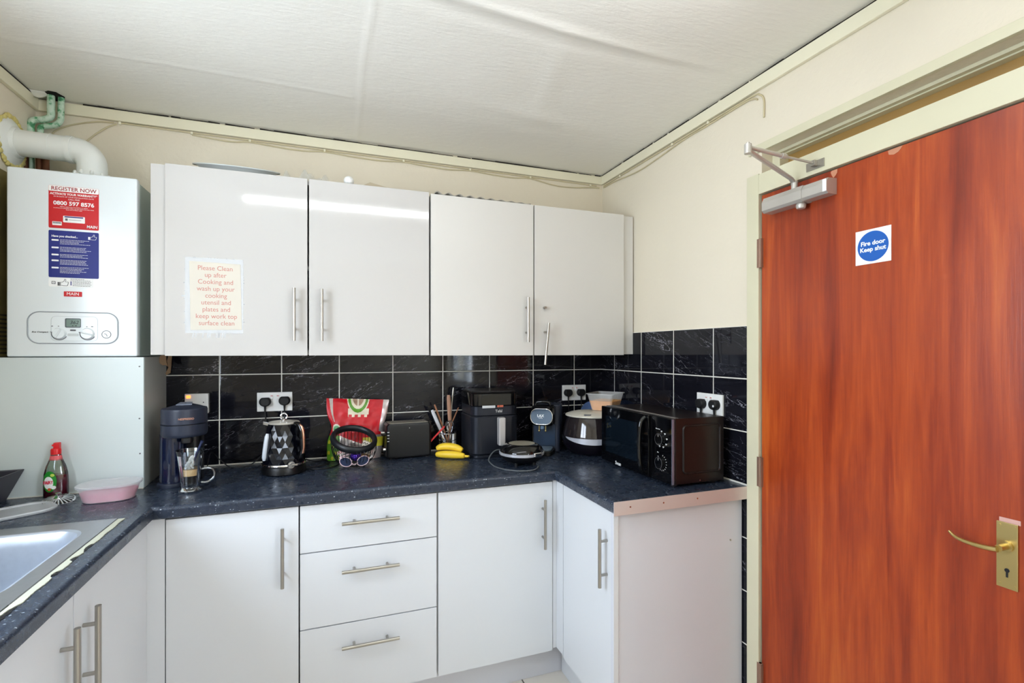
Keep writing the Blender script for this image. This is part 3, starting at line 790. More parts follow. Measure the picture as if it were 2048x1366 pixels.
wtext(st, 'REGISTER NOW', .0185, M['dred'], -.853, 1.9905, yt, sx=.98, bold=.0003)
wtext(st, 'ACTIVATE YOUR WARRANTY*', .0105, M['w'], -.853, 1.972, yt-.0002, sx=.93, bold=.0003)
wtext(st, 'IN 30 DAYS OF YOUR INSTALLATION DATE', .0056, M['w'], -.853, 1.9625, yt, sx=1.05)
wtext(st, 'CALL FREE', .0068, M['w'], -.853, 1.9545, yt, sx=1.05)
wtext(st, '0800 597 8576', .0190, M['w'], -.853, 1.9395, yt, sx=1.02, bold=.0005)
for s_, z_ in (('Call free within hours of installation to register', 1.9275), ('to activate your guarantee online, visit our website and enter details', 1.9225), ('Terms and conditions apply', 1.9175)):
    wtext(st, s_, .0042, M['w'], -.853, z_, yt)
pl = pnl('sticker_label', -.884, -.8215, 1.873, 1.896, M['w'], st, .0003, .0008, rad=.002)
marks(pl, 'label_bar', [(-.880, -.8265, 1.8905, 1.8945)], M['navy'], YBo-.0012)
marks(pl, 'label_mark', [(-.878, -.871, 1.879, 1.887), (-.868, -.832, 1.882, 1.8832)], M['grey'], YBo-.0012)
pl = pnl('barcode_label', -.9145, -.888, 1.861, 1.874, M['w'], st, .0003, .0008, rad=.001)
marks(pl, 'barcode', [(-.9125+i*.00145, -.9125+i*.00145+(.0006 if i % 3 else .001), 1.8665, 1.8725) for i in range(16)], M['k'], YBo-.0012)
wtext(st, 'MAIN', .0140, M['w'], -.801, 1.862, yt, sx=.9, bold=.0003, shear=.1)
st = pnl('sticker', -.925, -.781, 1.677, 1.843, M['navy'], bo, lab='blue instruction sticker with white print')
wtext(st, 'Have you checked...', .0092, M['w'], -.9165, 1.8225, yt, align='LEFT', bold=.0003)
rr = random.Random(5)
for z, n_ in ((1.8085, 4), (1.782, 4), (1.757, 3), (1.7365, 4), (1.711, 5)):
    pnl('step_tab', -.9165, -.8965, z-.0028, z+.0028, M['w'], st, .0003, .0008, rad=.0015)
    rects = []
    for i in range(n_):
        zz_ = z+.002-i*.0048; x = -.893; e = -.893+.055+.045*rr.random()
        while x < e:
            wd = .002+.006*rr.random(); rects.append((x, min(x+wd, -.785), zz_-.0006, zz_+.0006)); x += wd+.0012
    marks(st, 'print_lines', rects, M['w'], YBo-.0008)
thumb = [(0, 0), (0, .55), (.22, .55), (.45, .72), (.5, 1.), (.62, 1.02), (.68, .85), (.6, .6), (.95, .6), (1., .5), (.93, .4), (.96, .28), (.88, .2), (.9, .08), (.8, 0), (.3, 0), (.2, .05)]
def thumbs(par, x, z, s, m):
    pts = [Vector((x+p[0]*s, YBo-.0012, z+p[1]*s)) for p in thumb]
    g = G().tube(pts, s*.035, n=5, closed=True).box(x-s*.35, x-s*.08, YBo-.0014, YBo-.0010, z-.0*s, z+.55*s)
    obj('thumb_icon', g, m, par, world=True, smooth=0)
thumbs(st, -.8055, 1.8165, .018, M['w'])
st = pnl('sticker', -.925, -.797, 1.644, 1.675, M['w'], bo, .0006, lab='white strip sticker with thumbs-up drawing')
thumbs(st, -.8915, 1.648, .023, M['grey'])
marks(st, 'small_symbol', [(-.9165, -.9145, 1.653, 1.663), (-.9075, -.9055, 1.653, 1.663), (-.9145, -.9075, 1.661, 1.663), (-.9145, -.9075, 1.653, 1.655), (-.9125, -.9095, 1.657, 1.659)], M['grey'], YBo-.0006)
for i, (a, b) in enumerate(((-.8635, -.823), (-.8635, -.805), (-.857, -.803), (-.857, -.806), (-.857, -.803), (-.857, -.806))):
    z_ = 1.6725-.0047*i; rects = []; x = a
    while x < b:
        wd = .003+.004*rr.random(); rects.append((x, min(x+wd, b), z_-.0008, z_+.0008)); x += wd+.001
    marks(st, 'print_lines', rects, M['grey'], YBo-.0006)
marks(st, 'bullets', [(-.8635, -.8595, 1.6715-.0047*i-.0018, 1.6715-.0047*i+.0018) for i in (2, 3, 4)], M['navy'], YBo-.0006)
bd = pnl('badge', -.882, -.830, 1.6105, 1.6285, M['red'], bo, .0015, lab='red maker badge', rad=.0015)
wtext(bd, 'MAIN', .0150, M['w'], -.856, 1.6195, YBo-.0017, sx=.98)
# control fascia
cp = bpy.data.objects.new('control_panel', None); C.objects.link(cp); cp.parent = bo; cp.location = (0, -.15, .105)
g = G(); g.tube([(x, YBo-.0005, z) for x, z in rrect(-.983, -.7235, 1.4435, 1.5545, .034, 8)], .0020, n=6, closed=True)
obj('panel_groove', g, mat('groove_grey', (150, 156, 162), .4), cp, world=True)
pnl('panel_plate', -.9805, -.726, 1.446, 1.552, M['boiler'], cp, .0008, 0, rad=.032)
g = G(); g.tube([(x, YBo-.0009, z) for x, z in rrect(-.918, -.7845, 1.4525, 1.540, .014, 5)], .0007, n=5, closed=True)
obj('inner_groove', g, mat('groove_light', (190, 196, 200), .4), cp, world=True)
dp = pnl('display', -.8785, -.833, 1.500, 1.5330, mat('display_bezel', (70, 78, 80), .3), cp, .0012, .0008, rad=.004)
pnl('screen', -.8745, -.8345, 1.5035, 1.530, M['lcd'], dp, .0004, .0020, rad=.003)
wtext(dp, '362', .0170, M['k'], -.852, 1.518, YBo-.0026, sx=1., shear=.2)
marks(dp, 'screen_icons', [(-.858, -.854, 1.5055, 1.508), (-.850, -.844, 1.5055, 1.508)], M['k'], YBo-.0024)
for x_, an in ((-.8945, .8), (-.8135, -.6)):
    g = G().cyl((x_, YBo-.0008, 1.4790), (x_, YBo-.010, 1.4790), .0205, .0175, n=36)
    kn = obj('knob', g, M['boiler'], cp, world=True)
    v = Vector((math.cos(an+.3), 0, math.sin(an+.3)))*.0165; cc = Vector((x_, YBo-.0108, 1.4790))
    obj('knob_ridge', G().tube([cc-v, cc+v], .0028, n=8), M['boiler'], kn, world=True)
    arc = [(x_+.0225*math.cos(math.radians(q)), YBo-.0012, 1.4790+.0225*math.sin(math.radians(q))) for q in range(165, 345, 12)]
    obj('dial_arc', G().tube(arc, .0014, n=5), M['grey'], cp, world=True)
    for q in (165, 95, 40): pass
g = G(); g.tube([(-.7585+.0135*math.cos(q*PI/12), YBo-.001, 1.477+.0135*math.sin(q*PI/12)) for q in range(24)], .0011, n=5, closed=True)
gg = obj('pressure_gauge', g, M['grey'], cp, world=True); obj('needle', G().tube([(-.765, YBo-.0012, 1.480), (-.7585, YBo-.0012, 1.477), (-.756, YBo-.0012, 1.470)], .0007, n=5), M['grey'], gg, world=True)
pnl('reset_button', -.864, -.8475, 1.488, 1.4935, M['grey'], cp, .0012, .0008, rad=.002)
pnl('info_button', -.8715, -.840, 1.470, 1.4795, mat('button_grey', (188, 194, 196), .4), cp, .0010, .0008, rad=.003)
wtext(cp, 'Eco Compact', .0072, M['k'], -.949, 1.4835, YBo-.0010, shear=.3, sx=1.15, bold=.0002)
for x_, z_, k_ in ((-.9155, 1.5045, .003), (-.897, 1.5045, .0018), (-.8005, 1.5045, .003), (-.816, 1.504, .0018), (-.9195, 1.484, .0014), (-.838, 1.483, .0014)): marks(cp, 'dial_symbol', [(x_-k_, x_+k_, z_-.0014, z_+.0014)], M['grey'], YBo-.0008)
# boxing under the boiler
bx = thing('pipe_boxing', 'white painted board boxing under the boiler, standing on the worktop', 'boxing', (-.87, 2.35, WT))
g = G().box(XL+.002, -.6425, 2.190, 2.202, WT+.001, 1.394, .001); obj('front_board', g, M['boxing'], bx, world=True)
g = G(); g.prism([(-.6425, 2.2025, 1.394), (-.655, 2.2025, 1.394), (-.667, 2.5125, 1.394), (-.6545, 2.5125, 1.394)], (0, 0, -(1.394-WT-.001)))
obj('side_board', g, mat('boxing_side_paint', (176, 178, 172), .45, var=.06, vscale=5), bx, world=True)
obj('top_board', G().box(XL+.002, -.666, 2.2025, 2.5125, 1.384, 1.3945), M['boxing'], bx, world=True)
for x_, y_ in ((279, 733), (279, 837), (280, 907), (282, 960)):
    c = onY(x_, y_, 2.19); obj('screw', G().cyl((c.x, 2.1905, c.z), (c.x, 2.1885, c.z), .0026, n=10), M['grey'], bx, world=True)
obj('sealant', G().box(XL+.002, -.6425, 2.1875, 2.190, WT+.0005, WT+.004), M['grout'], bx, world=True)
# torn card in the tile corner
rc = random.Random(11)
g = G(); pts = [(-.700, 1.397), (-.655, 1.397), (-.628, 1.396), (-.627, 1.375), (-.632, 1.350), (-.640, 1.338), (-.655, 1.341), (-.650, 1.358), (-.664, 1.372), (-.680, 1.366), (-.686, 1.380)]
g = G(); cardm = mat('torn_brown_card', (158, 128, 98), .7, var=.2, vscale=25)
P1 = [onY(x, y, 2.40) for x, y in ((321, 711), (332, 711), (333, 724), (336, 733), (331, 730), (326, 731), (318, 725), (317, 720))]
P2 = [onY(x, y, 2.497) for x, y in ((337, 711), (344, 712), (343, 730), (341, 746), (333, 750), (331, 747), (337, 735), (334, 722))]
g.prism(P1, (0, -.002, 0)); g2 = G().prism(P2, (0, -.002, 0))
tc_ = thing('torn_card', 'scrap of torn brown card in the gap beside the boxing under the cupboard', 'card', (-.64, 2.44, 1.38))
obj('torn_flap', g, cardm, tc_, world=True, smooth=0); obj('torn_strip', g2, cardm, tc_, world=True, smooth=0)
# stained board left of boiler
sm, snt, sb = newmat('stained_insulation'); k = NT(snt); pz = k.sep(k.pos())
rip = k.m('SINE', k.m('MULTIPLY', pz[2], 420.)); band = k.m('LESS_THAN', pz[2], 1.555)
cc_ = k.mix(k.noise(k.pos(), 12, 4), (.14, .11, .035, 1), (.26, .20, .07, 1)); cc_ = k.mix(k.m('MULTIPLY', k.m('GREATER_THAN', rip, .2), band), cc_, (.05, .035, .015, 1))
k.set(sb.inputs['Base Color'], cc_); sb.inputs['Roughness'].default_value = .6
tag(obj('backing_board', G().box(XL+.001, XL+.010, 2.12, 2.5125, 1.3955, 2.06), sm), 'stained olive-brown board on the side wall left of the boiler', 'board')
# flue
fl = thing('boiler_flue', 'thick white plastic flue elbow running from the boiler to the side wall', 'flue pipe', (-.848, 2.33, 2.054))
r_ = .047; xe = -.851; yfl = 2.34; zf = 2.178
pts = [(xe, yfl, 2.078)] + [(xe-.055+.055*math.cos(math.radians(q)), yfl, zf-.055+.055*math.sin(math.radians(q))) for q in range(0, 91, 10)]
g = G().tube(pts, r_, n=32); obj('elbow', g, M['upvc'], fl, world=True)
g = G().cyl((xe-.054, yfl, zf), (XL+.025, yfl-.002, zf+.004), r_-.0005, n=40); obj('pipe', g, M['upvc'], fl, world=True)
g = G()
g.cyl((xe-.056, yfl, zf), (xe-.074, yfl, zf), r_+.0025, n=40).cyl((xe-.120, yfl, zf+.002), (xe-.1225, yfl, zf+.002), r_+.0012, n=40)
obj('joint_ring', g, M['upvc'], fl, world=True)
g = G().cyl((xe, yfl, 2.0545), (xe, yfl, 2.084), .056, .052, n=36)
for q in range(10): a = q*PI/5; g.ell((xe+.052*math.cos(a), yfl+.052*math.sin(a), 2.085), (.007, .007, .010), 8, 6)
obj('collar', g, M['upvc'], fl, world=True)
g = G().lathe([(0, 0), (.084, 0), (.083, .006), (.070, .014), (.056, .020), (.051, .030), (0, .030)], n=40)
obj('wall_flange', g, M['upvc'], fl, loc=(XL+.001-fl.location.x, yfl-fl.location.y, zf+.004-fl.location.z), rot=(0, PI/2, 0))
# expanding foam behind the flange
g = G(); rf = random.Random(2)
for q in range(46): a = q*PI/23+.05*rf.random(); s_ = .5+.6*rf.random(); g.ell((XL+.006, yfl+(.084+.008*rf.random())*math.cos(a), zf+.004+(.084+.008*rf.random())*math.sin(a)), (.007*s_, .012*s_, .011*s_), 8, 6)
obj('filler_foam', g, mat('yellowed_foam', (205, 190, 120), .7, var=.2, vscale=30), fl, world=True)
# green pipes
gm, gnt, gb = newmat('green_painted_pipe'); k = NT(gnt); nn = k.noise(k.pos(), 45, 4, .6)
k.set(gb.inputs['Base Color'], k.ramp(nn, [(.40, (.56, .70, .58, 1)), (.52, (.42, .60, .46, 1)), (.60, (.08, .32, .14, 1)), (.7, (.03, .16, .08, 1))])); gb.inputs['Roughness'].default_value = .5
yg = 2.462
def G_(x, y, Y=yg): return onY(x, y, Y)
t = thing('water_pipe', 'pale green painted pipe, the longer-bent left one of the pair above the flue', 'pipe', G_(102, 190)+Vector((0, 0, 0)), group=None)
obj('pipe', G().tube([Vector((G_(102, 190).x, yg, CEIL+.004)), G_(102, 215), G_(101, 233), G_(88, 239), G_(70, 240), G_(62, 246), G_(61, 262), G_(61, 300), Vector((G_(61, 300).x, yg, 2.052))], .0125, n=14, smooth=5), gm, t, world=True)
t = thing('water_pipe', 'darker verdigris pipe, the right one of the pair above the flue', 'pipe', G_(122, 195, 2.47))
obj('pipe', G().tube([Vector((G_(123, 195, 2.47).x, 2.47, CEIL+.004)), G_(122, 220, 2.47), G_(121, 241, 2.47), G_(110, 250, 2.47), G_(96, 252, 2.47), G_(82, 255, 2.47), G_(81, 268, 2.47), G_(81, 300, 2.47), Vector((G_(81, 300, 2.47).x, 2.47, 2.052))], .0105, n=14, smooth=5), gm, t, world=True)
for i, (x_, lab) in enumerate(((50, 'tarnished copper pipe behind the flue, nearest the side wall'), (62, 'green-grey slim pipe between the copper pipes behind the flue'), (78, 'brown copper pipe behind the flue, right of the slim one'), (92, 'copper pipe behind the flue, closest to the collar'))):
    c = onY(x_, 320, 2.44)
    tag(obj('copper_pipe', G().cyl((c.x, 2.44, 2.056), (c.x, 2.44, 2.20+.004*i), .0105 if i != 1 else .006, n=14), M['copper'] if i != 1 else gm), lab, 'pipe', 'pipes rising behind the flue')
# ================================================================== THINGS ON TOP OF THE WALL CUPBOARDS
zt = 2.1162
pl_ = thing('plastic_tray', 'pale grey rounded tray lying on top of the left wall cupboard', 'tray', (-.355, 2.325, zt+.028), rot=(math.radians(13), 0, 0))
g = G(); R0 = [(.115, 0), (.125, .006), (.150, .026), (.158, .028), (.160, .024), (.152, .020), (.128, .002)]
g.lathe([(0, .001)]+R0[:4]+[(.160, .0275), (.160, .024)], n=44, sc=(1, .72)); obj('tray_shell', g, mat('grey_translucent_tray', (196, 200, 200), .35), pl_, rot=(0, 0, 0))
wr = thing('polythene_wrap', 'crumpled clear polythene lying along the cupboard top', 'plastic wrap', (-.10, 2.30, zt))
rw = random.Random(4)
def wf(u, v):
    x = -.085+.225*u; y = -.09+.17*v
    z = .006+.038*math.sin(PI*min(1, max(0, u)))*math.sin(PI*v)*(1.1+.5*math.sin(17*u+3*v)+.35*math.sin(31*u-9*v))+.05*math.exp(-((u-.07)/.05)**2)*math.sin(PI*v)
    return Vector((x, y+.01*math.sin(23*u), max(.001, z)))
g = G().grid(wf, 60, 24); obj('wrap_sheet', g, M['wrap'], wr, smooth=60)
rl = thing('white_ball', 'small round white pommel lying on the cupboard top beside the grey card', 'ball', (.078, 2.212, zt))
obj('ball', G().ell((0, 0, .020), (.021, .024, .0195)), M['whiteplas'], rl); obj('tail', G().tube([(.0, .02, .02), (.012, .05, .012), (.03, .08, .008)], .005, n=8), M['whiteplas'], rl)
g = G(); g.prism([(.118, 2.215, zt+.001), (.165, 2.215, zt+.026), (.235, 2.215, zt+.012), (.28, 2.215, zt+.001)], (0, .14, 0))
tag(obj('card_piece', g, mat('taupe_card', (178, 164, 140), .7), smooth=0), 'folded taupe card ridge on the cupboard top right of the white ball', 'card')
def wv(u, v):
    x = .44+.46*u; return Vector((x, 2.184+.16*v, 2.1125+.003+(.010*(1-u)+.003)*math.sin(u*58)*.45+.006*(1-u)))
g = G().grid(wv, 120, 6); gmw = mat('grey_corrugated_sheet', (150, 146, 138), .6)
o = obj('corrugated_sheet', g, gmw); sd = o.modifiers.new('thick', 'SOLIDIFY'); sd.thickness = .003
tag(o, 'thin wavy grey sheet lying on the right wall cupboard', 'sheet')
# ================================================================== NOTICE ON THE DOOR
nt_ = thing('notice', 'faded taped paper notice asking people to clean up after cooking', 'notice', (-.412, YD-.0006, 1.625))
nx0, nx1, nz0, nz1 = -.497, -.324, 1.497, 1.757
g = G().box(nx0-.012, nx1+.010, YD-.0006, YD-.0001, nz0-.012, nz1+.014)
rn = random.Random(9)
for q in range(44):
    s_ = q % 4; a = rn.random()
    if s_ == 0: g.box(nx0-.012-.012*rn.random(), nx0-.010, YD-.0008, YD-.0001, nz0+.25*a, nz0+.25*a+.004)
    elif s_ == 1: x_ = nx0+.165*a; g.prism([(x_, YD-.0001, nz0-.010), (x_+.004, YD-.0001, nz0-.010), (x_+.001, YD-.0001, nz0-.030), (x_-.003, YD-.0001, nz0-.028)], (0, -.0006, 0))
    elif s_ == 2: g.box(nx1+.008, nx1+.010+.007*rn.random(), YD-.0008, YD-.0001, nz0+.25*a, nz0+.25*a+.004)
    else: g.box(nx0+.165*a, nx0+.165*a+.005, YD-.0008, YD-.0001, nz1+.012, nz1+.016)
obj('tape', g, M['tape'], nt_, world=True, smooth=0)
pp = obj('paper', G().prism([(nx0+.002, YD-.0007, nz1), (nx1, YD-.0007, nz1-.004), (nx1+.005, YD-.0007, nz0+.002), (nx0+.006, YD-.0007, nz0-.001)], (0, -.0004, 0)), M['paper'], nt_, world=True, smooth=0)
for i, s_ in enumerate(('Please Clean', 'up after', 'Cooking and', 'wash up your', 'cooking', 'utensil and', 'plates and', 'keep work top', 'surface clean')):
    wtext(pp, s_, .0250, M['ink_red'], -.409+.0006*i, 1.7325-.0262*i, YD-.0013, sx=.93, ext=.0001)
# ================================================================== SOCKETS AND PLUGS
def wall_plate(name, label, p, rz, w, h=.086, kind='double'):
    t = thing(name, label, 'socket', p, rz, group='white socket plates on the tiles' if kind == 'double' else None)
    obj('face_plate', G().box(-w/2, w/2, -.009, 0, -h/2, h/2, .002), M['whiteplas'], t)
    if kind == 'double':
        for x_ in (-.013, .013): obj('rocker_switch', G().box(x_-.005, x_+.005, -.0125, -.009, .012, .030, .001), M['whiteplas'], t)
        marks_ = G()
        for x_ in (-.013, .013): marks_.box(x_-.0045, x_+.0045, -.0128, -.0124, .026, .0285)
        obj('switch_mark', marks_, M['red'], t, smooth=0)
    return t
wall_plate('double_socket', 'white double socket behind the kettle with two black plugs', (-.2325, YB, 1.186), 0, .146)
wall_plate('double_socket', 'white double socket in the corner above the pod coffee machine', (1.2915, YB, 1.1835), 0, .146)
wall_plate('double_socket', 'white double socket on the right wall above the microwave', (XR, 1.6355, 1.199), -PI/2, .146)
sp = wall_plate('fused_spur', 'cream fused switch with orange light behind the dark coffee machine', (-.5365, YB, 1.190), 0, .088, .086, 'spur')
obj('back_box', G().box(-.043, .043, -.020, 0, -.0425, .0425, .002), M['whiteplas'], sp); [c for c in sp.children if c.name.startswith('face_plate')][0].location = (0, -.019, 0)
nm_, nnt, nb = newmat('neon_lit'); nb.inputs['Emission Color'].default_value = (1, .18, .03, 1); nb.inputs['Emission Strength'].default_value = 2.5; nb.inputs['Base Color'].default_value = (.9, .2, .05, 1)
obj('neon_light', G().box(-.038, -.022, -.0305, -.028, .024, .036, .001), nm_, sp)
obj('fuse_carrier', G().box(-.004, .014, -.0295, -.0275, -.002, .014, .001), M['whiteplas'], sp); obj('screw', G().cyl((.026, -.0275, .005), (.026, -.0288, .005), .0024, n=10), M['k'], sp)
plug_mesh = None
def plug(label, p, rz, cord, flip=0):
    t = thing('plug', label, 'plug', p, rz, group='black plugs in the sockets')
    g = G(); pts = []
    for q in range(28):
        a = q*2*PI/28; x = .0245*math.cos(a); z = .0235*math.sin(a)
        if z < 0: z *= .92
        if z > .019: z = .019
        pts.append((x, z))
    for y, k_ in ((-.009, 1), (-.020, 1), (-.028, .90), (-.031, .72)): pass
    rings = [[g.b.verts.new((x*k_, y, z*k_)) for x, z in pts] for y, k_ in ((-.0095, 1), (-.021, 1), (-.028, .92), (-.032, .74))]
    for a, b in zip(rings, rings[1:]):
        for i in range(28): g.b.faces.new((a[i], a[(i+1) % 28], b[(i+1) % 28], b[i]))
    g.b.faces.new(rings[0]); g.b.faces.new(rings[-1])
    obj('plug_body', g, M['blkrub'], t)
    obj('cord_grip', G().tube([(0, -.018, -.018), (0, -.018, -.030), (0, -.018, -.042)], lambda q: .0052-.002*q, n=10), M['blkrub'], t)
    obj('cord', G().tube(cord, .0030, n=8, smooth=6), M['blkrub'], t, world=True)
    return t
zp = 1.187
plug('black plug in the left outlet of the socket behind the kettle', (-.2715, YB, zp), 0, [(-.2715, YB-.018, zp-.035), (-.268, YB-.022, 1.11), (-.262, YB-.035, 1.05), (-.25, YB-.05, .98), (-.245, YB-.06, .92), (-.20, YB-.05, .914)])
plug('black plug in the right outlet of the socket behind the kettle', (-.1915, YB, zp+.003), 0, [(-.1915, YB-.018, zp-.035), (-.19, YB-.03, 1.10), (-.18, YB-.04, 1.0), (-.15, YB-.05, .92), (-.10, YB-.06, .914)])
plug('black plug in the left outlet of the corner socket', (1.250, YB, 1.184), 0, [(1.250, YB-.018, 1.15), (1.250, YB-.02, 1.08), (1.235, YB-.02, 1.0), (1.20, YB-.03, .93), (1.14, YB-.04, .914)])
plug('black plug in the right outlet of the corner socket', (1.330, YB, 1.184), 0, [(1.330, YB-.018, 1.15), (1.328, YB-.02, 1.07), (1.30, YB-.02, 1.0), (1.27, YB-.03, .93), (1.22, YB-.015, .914)])
plug('black plug in the left outlet of the right-wall socket', (XR, 1.674, 1.198), -PI/2, [(XR-.018, 1.674, 1.16), (XR-.018, 1.674, 1.10), (XR-.016, 1.69, 1.02), (XR-.02, 1.70, .93)])
plug('black plug with a round white dot in the right-wall socket', (XR, 1.597, 1.200), -PI/2, [(XR-.018, 1.597, 1.16), (XR-.018, 1.597, 1.10), (XR-.016, 1.60, 1.02), (XR-.02, 1.61, .93)])
pd = [o for o in bpy.data.objects if o.name.startswith('plug') and o.get('label', '').startswith('black plug with a round')][0]
obj('dot_sticker', G().cyl((.010, -.0322, -.004), (.010, -.0328, -.004), .0045, n=16), M['w'], pd)
# ================================================================== THINGS ON THE WORKTOP
mb = mat('matt_dark_grey_plastic', (38, 44, 60), .42, var=.05); mbg = mat('dark_gloss_tank', (14, 22, 48), .12, var=.05, coat=.5)
# ---- pod coffee machine with round head (left)
t = thing('coffee_machine', 'slate-black coffee machine with drum-shaped head beside the boxing', 'coffee machine', (-.5165, 2.205, WT))
g = G().lathe([(0, .0), (.050, .0), (.050, .008), (.047, .012), (0, .012)], n=40, c=(-.035, -.005))
g.lathe([(0, .0), (.050, 0), (.052, .008), (.050, .016), (0, .016)], n=36, c=(-.035, -.008)); obj('base', g, mb, t)
g = G().lathe([(0, .016), (.043, .016), (.043, .195), (0, .195)], n=44, c=(-.035, -.005)); obj('capsule_container', g, mbg, t)
g = G().rbox(-.070, .045, .03, .12, 0, .19, .03, .004); obj('rear_body', g, M['blk'], t)
hx, hz = (.078, .098), None
def headring(r, z, n=56):
    return r, z
g = G()
prof = [(0, .186), (.70, .186), (.93, .187), (.985, .192), (1.0, .200), (1.0, .232)]
g.lathe([(r*.075, z) for r, z in prof]+[(0, .232)], n=64, sc=(1, 1.12)); obj('head_lower', g, mb, t)
g = G().lathe([(0, .234), (.0725, .234), (.0748, .2365), (.0748, .285), (.0725, .291), (0, .291)], n=64, sc=(1, 1.12)); obj('head_upper', g, mb, t)
g = G().lathe([(0, .2315), (.071, .2315), (.071, .2345), (0, .2345)], n=48, sc=(1, 1.12)); obj('seam', g, M['k'], t)
g = G()
def domef(u, v):
    a = u*2*PI; r = (1-v)
    x = .070*r*math.cos(a); y = .079*r*math.sin(a)
    z = .2905+.019*(1-r**2)*(.6+.4*max(0, math.sin(a))) if r < .999 else .2905
    return Vector((x, y+.006*(1-r), z))
g.grid(domef, 48, 8, closed_u=True); obj('lid', g, mb, t)
g = G().prism([(-.026, -.010, .3020), (.026, -.010, .3020), (.020, .028, .3075), (-.020, .028, .3075)], (0, 0, .0030)); obj('lever_plate', g, mat('lever_grey', (120, 126, 140), .3), t)
g = G().rbox(.005, .04, -.075, -.04, .165, .188, .012, .003); obj('coffee_spout', g, M['blk'], t)
text('lettering', 'NESPRESSO', .0098, mat('copper_print', (200, 150, 130), .3, .3, var=0), t, (.024, -.0822, .257), (PI/2, 0, .22), sx=1., bold=.0002)
# ---- glass mug with coffee
mg = thing('glass_mug', 'clear glass mug half full of black coffee with tan foam', 'mug', (-.4705, 2.083, WT))
mugm = clearm('mug_glass', (.90, .93, .95, 1), .04, .04); mugm2 = clearm('mug_handle_glass', (.62, .66, .70, 1), .16)
g = G().lathe([(0, .002), (.020, 0), (.032, .0), (.036, .004), (.036, .008), (.028, .013), (.026, .018), (.029, .026), (.0330, .075), (.0435, .1495), (.0452, .1505), (.0440, .1480), (.0300, .0745), (.0265, .030), (.020, .026), (0, .026)], n=56)
obj('cup', g, mugm, mg)
g = G().tube([(.033, .004, .030), (.052, .010, .028), (.070, .014, .042), (.073, .015, .060), (.064, .012, .076), (.048, .006, .080), (.035, .003, .078)], .0058, n=14, smooth=5, flat=.9); obj('handle', g, mugm2, mg)
g = G().lathe([(0, .0262), (.0200, .0262), (.0264, .0302), (.0293, .060), (0, .060)], n=48); obj('coffee', g, mat('black_coffee', (10, 4, 2), .35, spec=.2), mg)
g = G().lathe([(0, .0602), (.0293, .0602), (.0318, .083), (.030, .0845), (0, .0820)], n=48); obj('foam', g, mat('coffee_foam', (206, 170, 120), .7, var=.2, vscale=120, bump=.3, bscale=300), mg)
rf = random.Random(8); g = G()
for q in range(150):
    v = rf.random(); a = rf.random()*6.28; r = (.015*(1-v)**1.2+.004)*rf.random()**.5
    g.ell((-.005+.012*v+r*math.cos(a), r*math.sin(a)-.004, .082+.046*v), (.0022+.0022*rf.random(),)*3, 6, 4)
obj('milk_froth', g, mat('white_froth', (238, 236, 230), .7, bump=.3, bscale=300), mg)
sp_ = thing('teaspoon', 'dark handled teaspoon standing in the glass mug', 'spoon', (-.4705+.004, 2.083, WT+.08))
g = G().tube([(.000, -.004, .004), (.012, -.003, .040), (.030, .000, .092), (.034, .000, .1005)], lambda q: .0026+.0030*q, n=12, smooth=5); obj('spoon_handle', g, mat('dark_blue_spoon', (34, 44, 78), .2, .3), sp_)
g = G().ell((-.004, -.006, -.010), (.009, .003, .014), 16, 10); obj('spoon_bowl', g, M['chrome'], sp_)
# coffee-machine lead
cable('power_lead', 'thin dark lead trailing from the slate coffee machine behind the glass mug', [(-.46, 2.30, .955), (-.47, 2.42, .985), (-.441, 2.45, .945), (-.394, 2.43, .914), (-.326, 2.44, .918), (-.27, 2.44, .965), (-.235, 2.455, 1.01)], r=.0024, m=M['blkrub'])
# ---- washing-up liquid
t = thing('washing_up_liquid', 'bottle of pink-red washing-up liquid with red cap in front of the boxing', 'bottle', (-.888, 2.160, WT)); t.scale = (.84, .9, 1)
def bottle(prof, sc, n=44):
    return G().lathe(prof, n=n, sc=sc)
body = [(0, 0), (.036, 0), (.041, .004), (.042, .030), (.0415, .060), (.0395, .085), (.0335, .108), (.0245, .128), (.0190, .140), (.0175, .150)]
clearb = clearm('clear_bottle_plastic', (.72, .80, .74, 1), .05, .05)
obj('bottle_body', bottle(body, (1, .62)), clearb, t)
lq = [(0, .001), (.035, .001), (.0398, .005), (.0408, .030), (.0404, .060), (.0390, .080), (0, .080)]
obj('liquid', bottle(lq, (1, .60)), mat('crimson_liquid', (120, 8, 40), .15, var=.03), t)
g = G().lathe([(0, .150), (.0175, .150), (.0175, .166), (.0150, .170), (0, .170)], n=30, sc=(1, .85)); g.box(-.006, .014, -.010, .010, .168, .190, .003); g.box(-.012, .0, -.007, .007, .178, .184, .002)
obj('cap', g, mat('cap_red', (210, 24, 30), .3), t)
g = G()
for z in (.133, .140, .147): pass
g.lathe([(.0225, .130), (.0205, .138), (.0188, .146), (.0180, .146), (.0198, .138), (.0215, .130)], n=36, sc=(1, .64)); obj('neck_band', g, mat('neck_red', (215, 90, 95), .4), t)
def ellp(cx, cz, a, b, m, y, nm, par, seed=None, n=36, d=.0006):
    g = G(); pts = []
    for q in range(n):
        an = q*2*PI/n; k_ = 1
        pts.append((cx+a*math.cos(an), None, cz+b*math.sin(an)))
    # follow the bottle's curve
    def yy(x): return -.62*math.sqrt(max(0, .0425**2-min(abs(x), .0418)**2))-y
    c = g.b.verts.new((cx, yy(cx), cz)); vs = [g.b.verts.new((p[0], yy(p[0]), p[2])) for p in pts]
    mid = [g.b.verts.new(((p[0]+cx)/2, yy((p[0]+cx)/2), (p[2]+cz)/2)) for p in pts]
    for i in range(n):
        j = (i+1) % n; g.b.faces.new((vs[i], vs[j], mid[j], mid[i])); g.b.faces.new((mid[i], mid[j], c))
    return obj(nm, g, m, par)
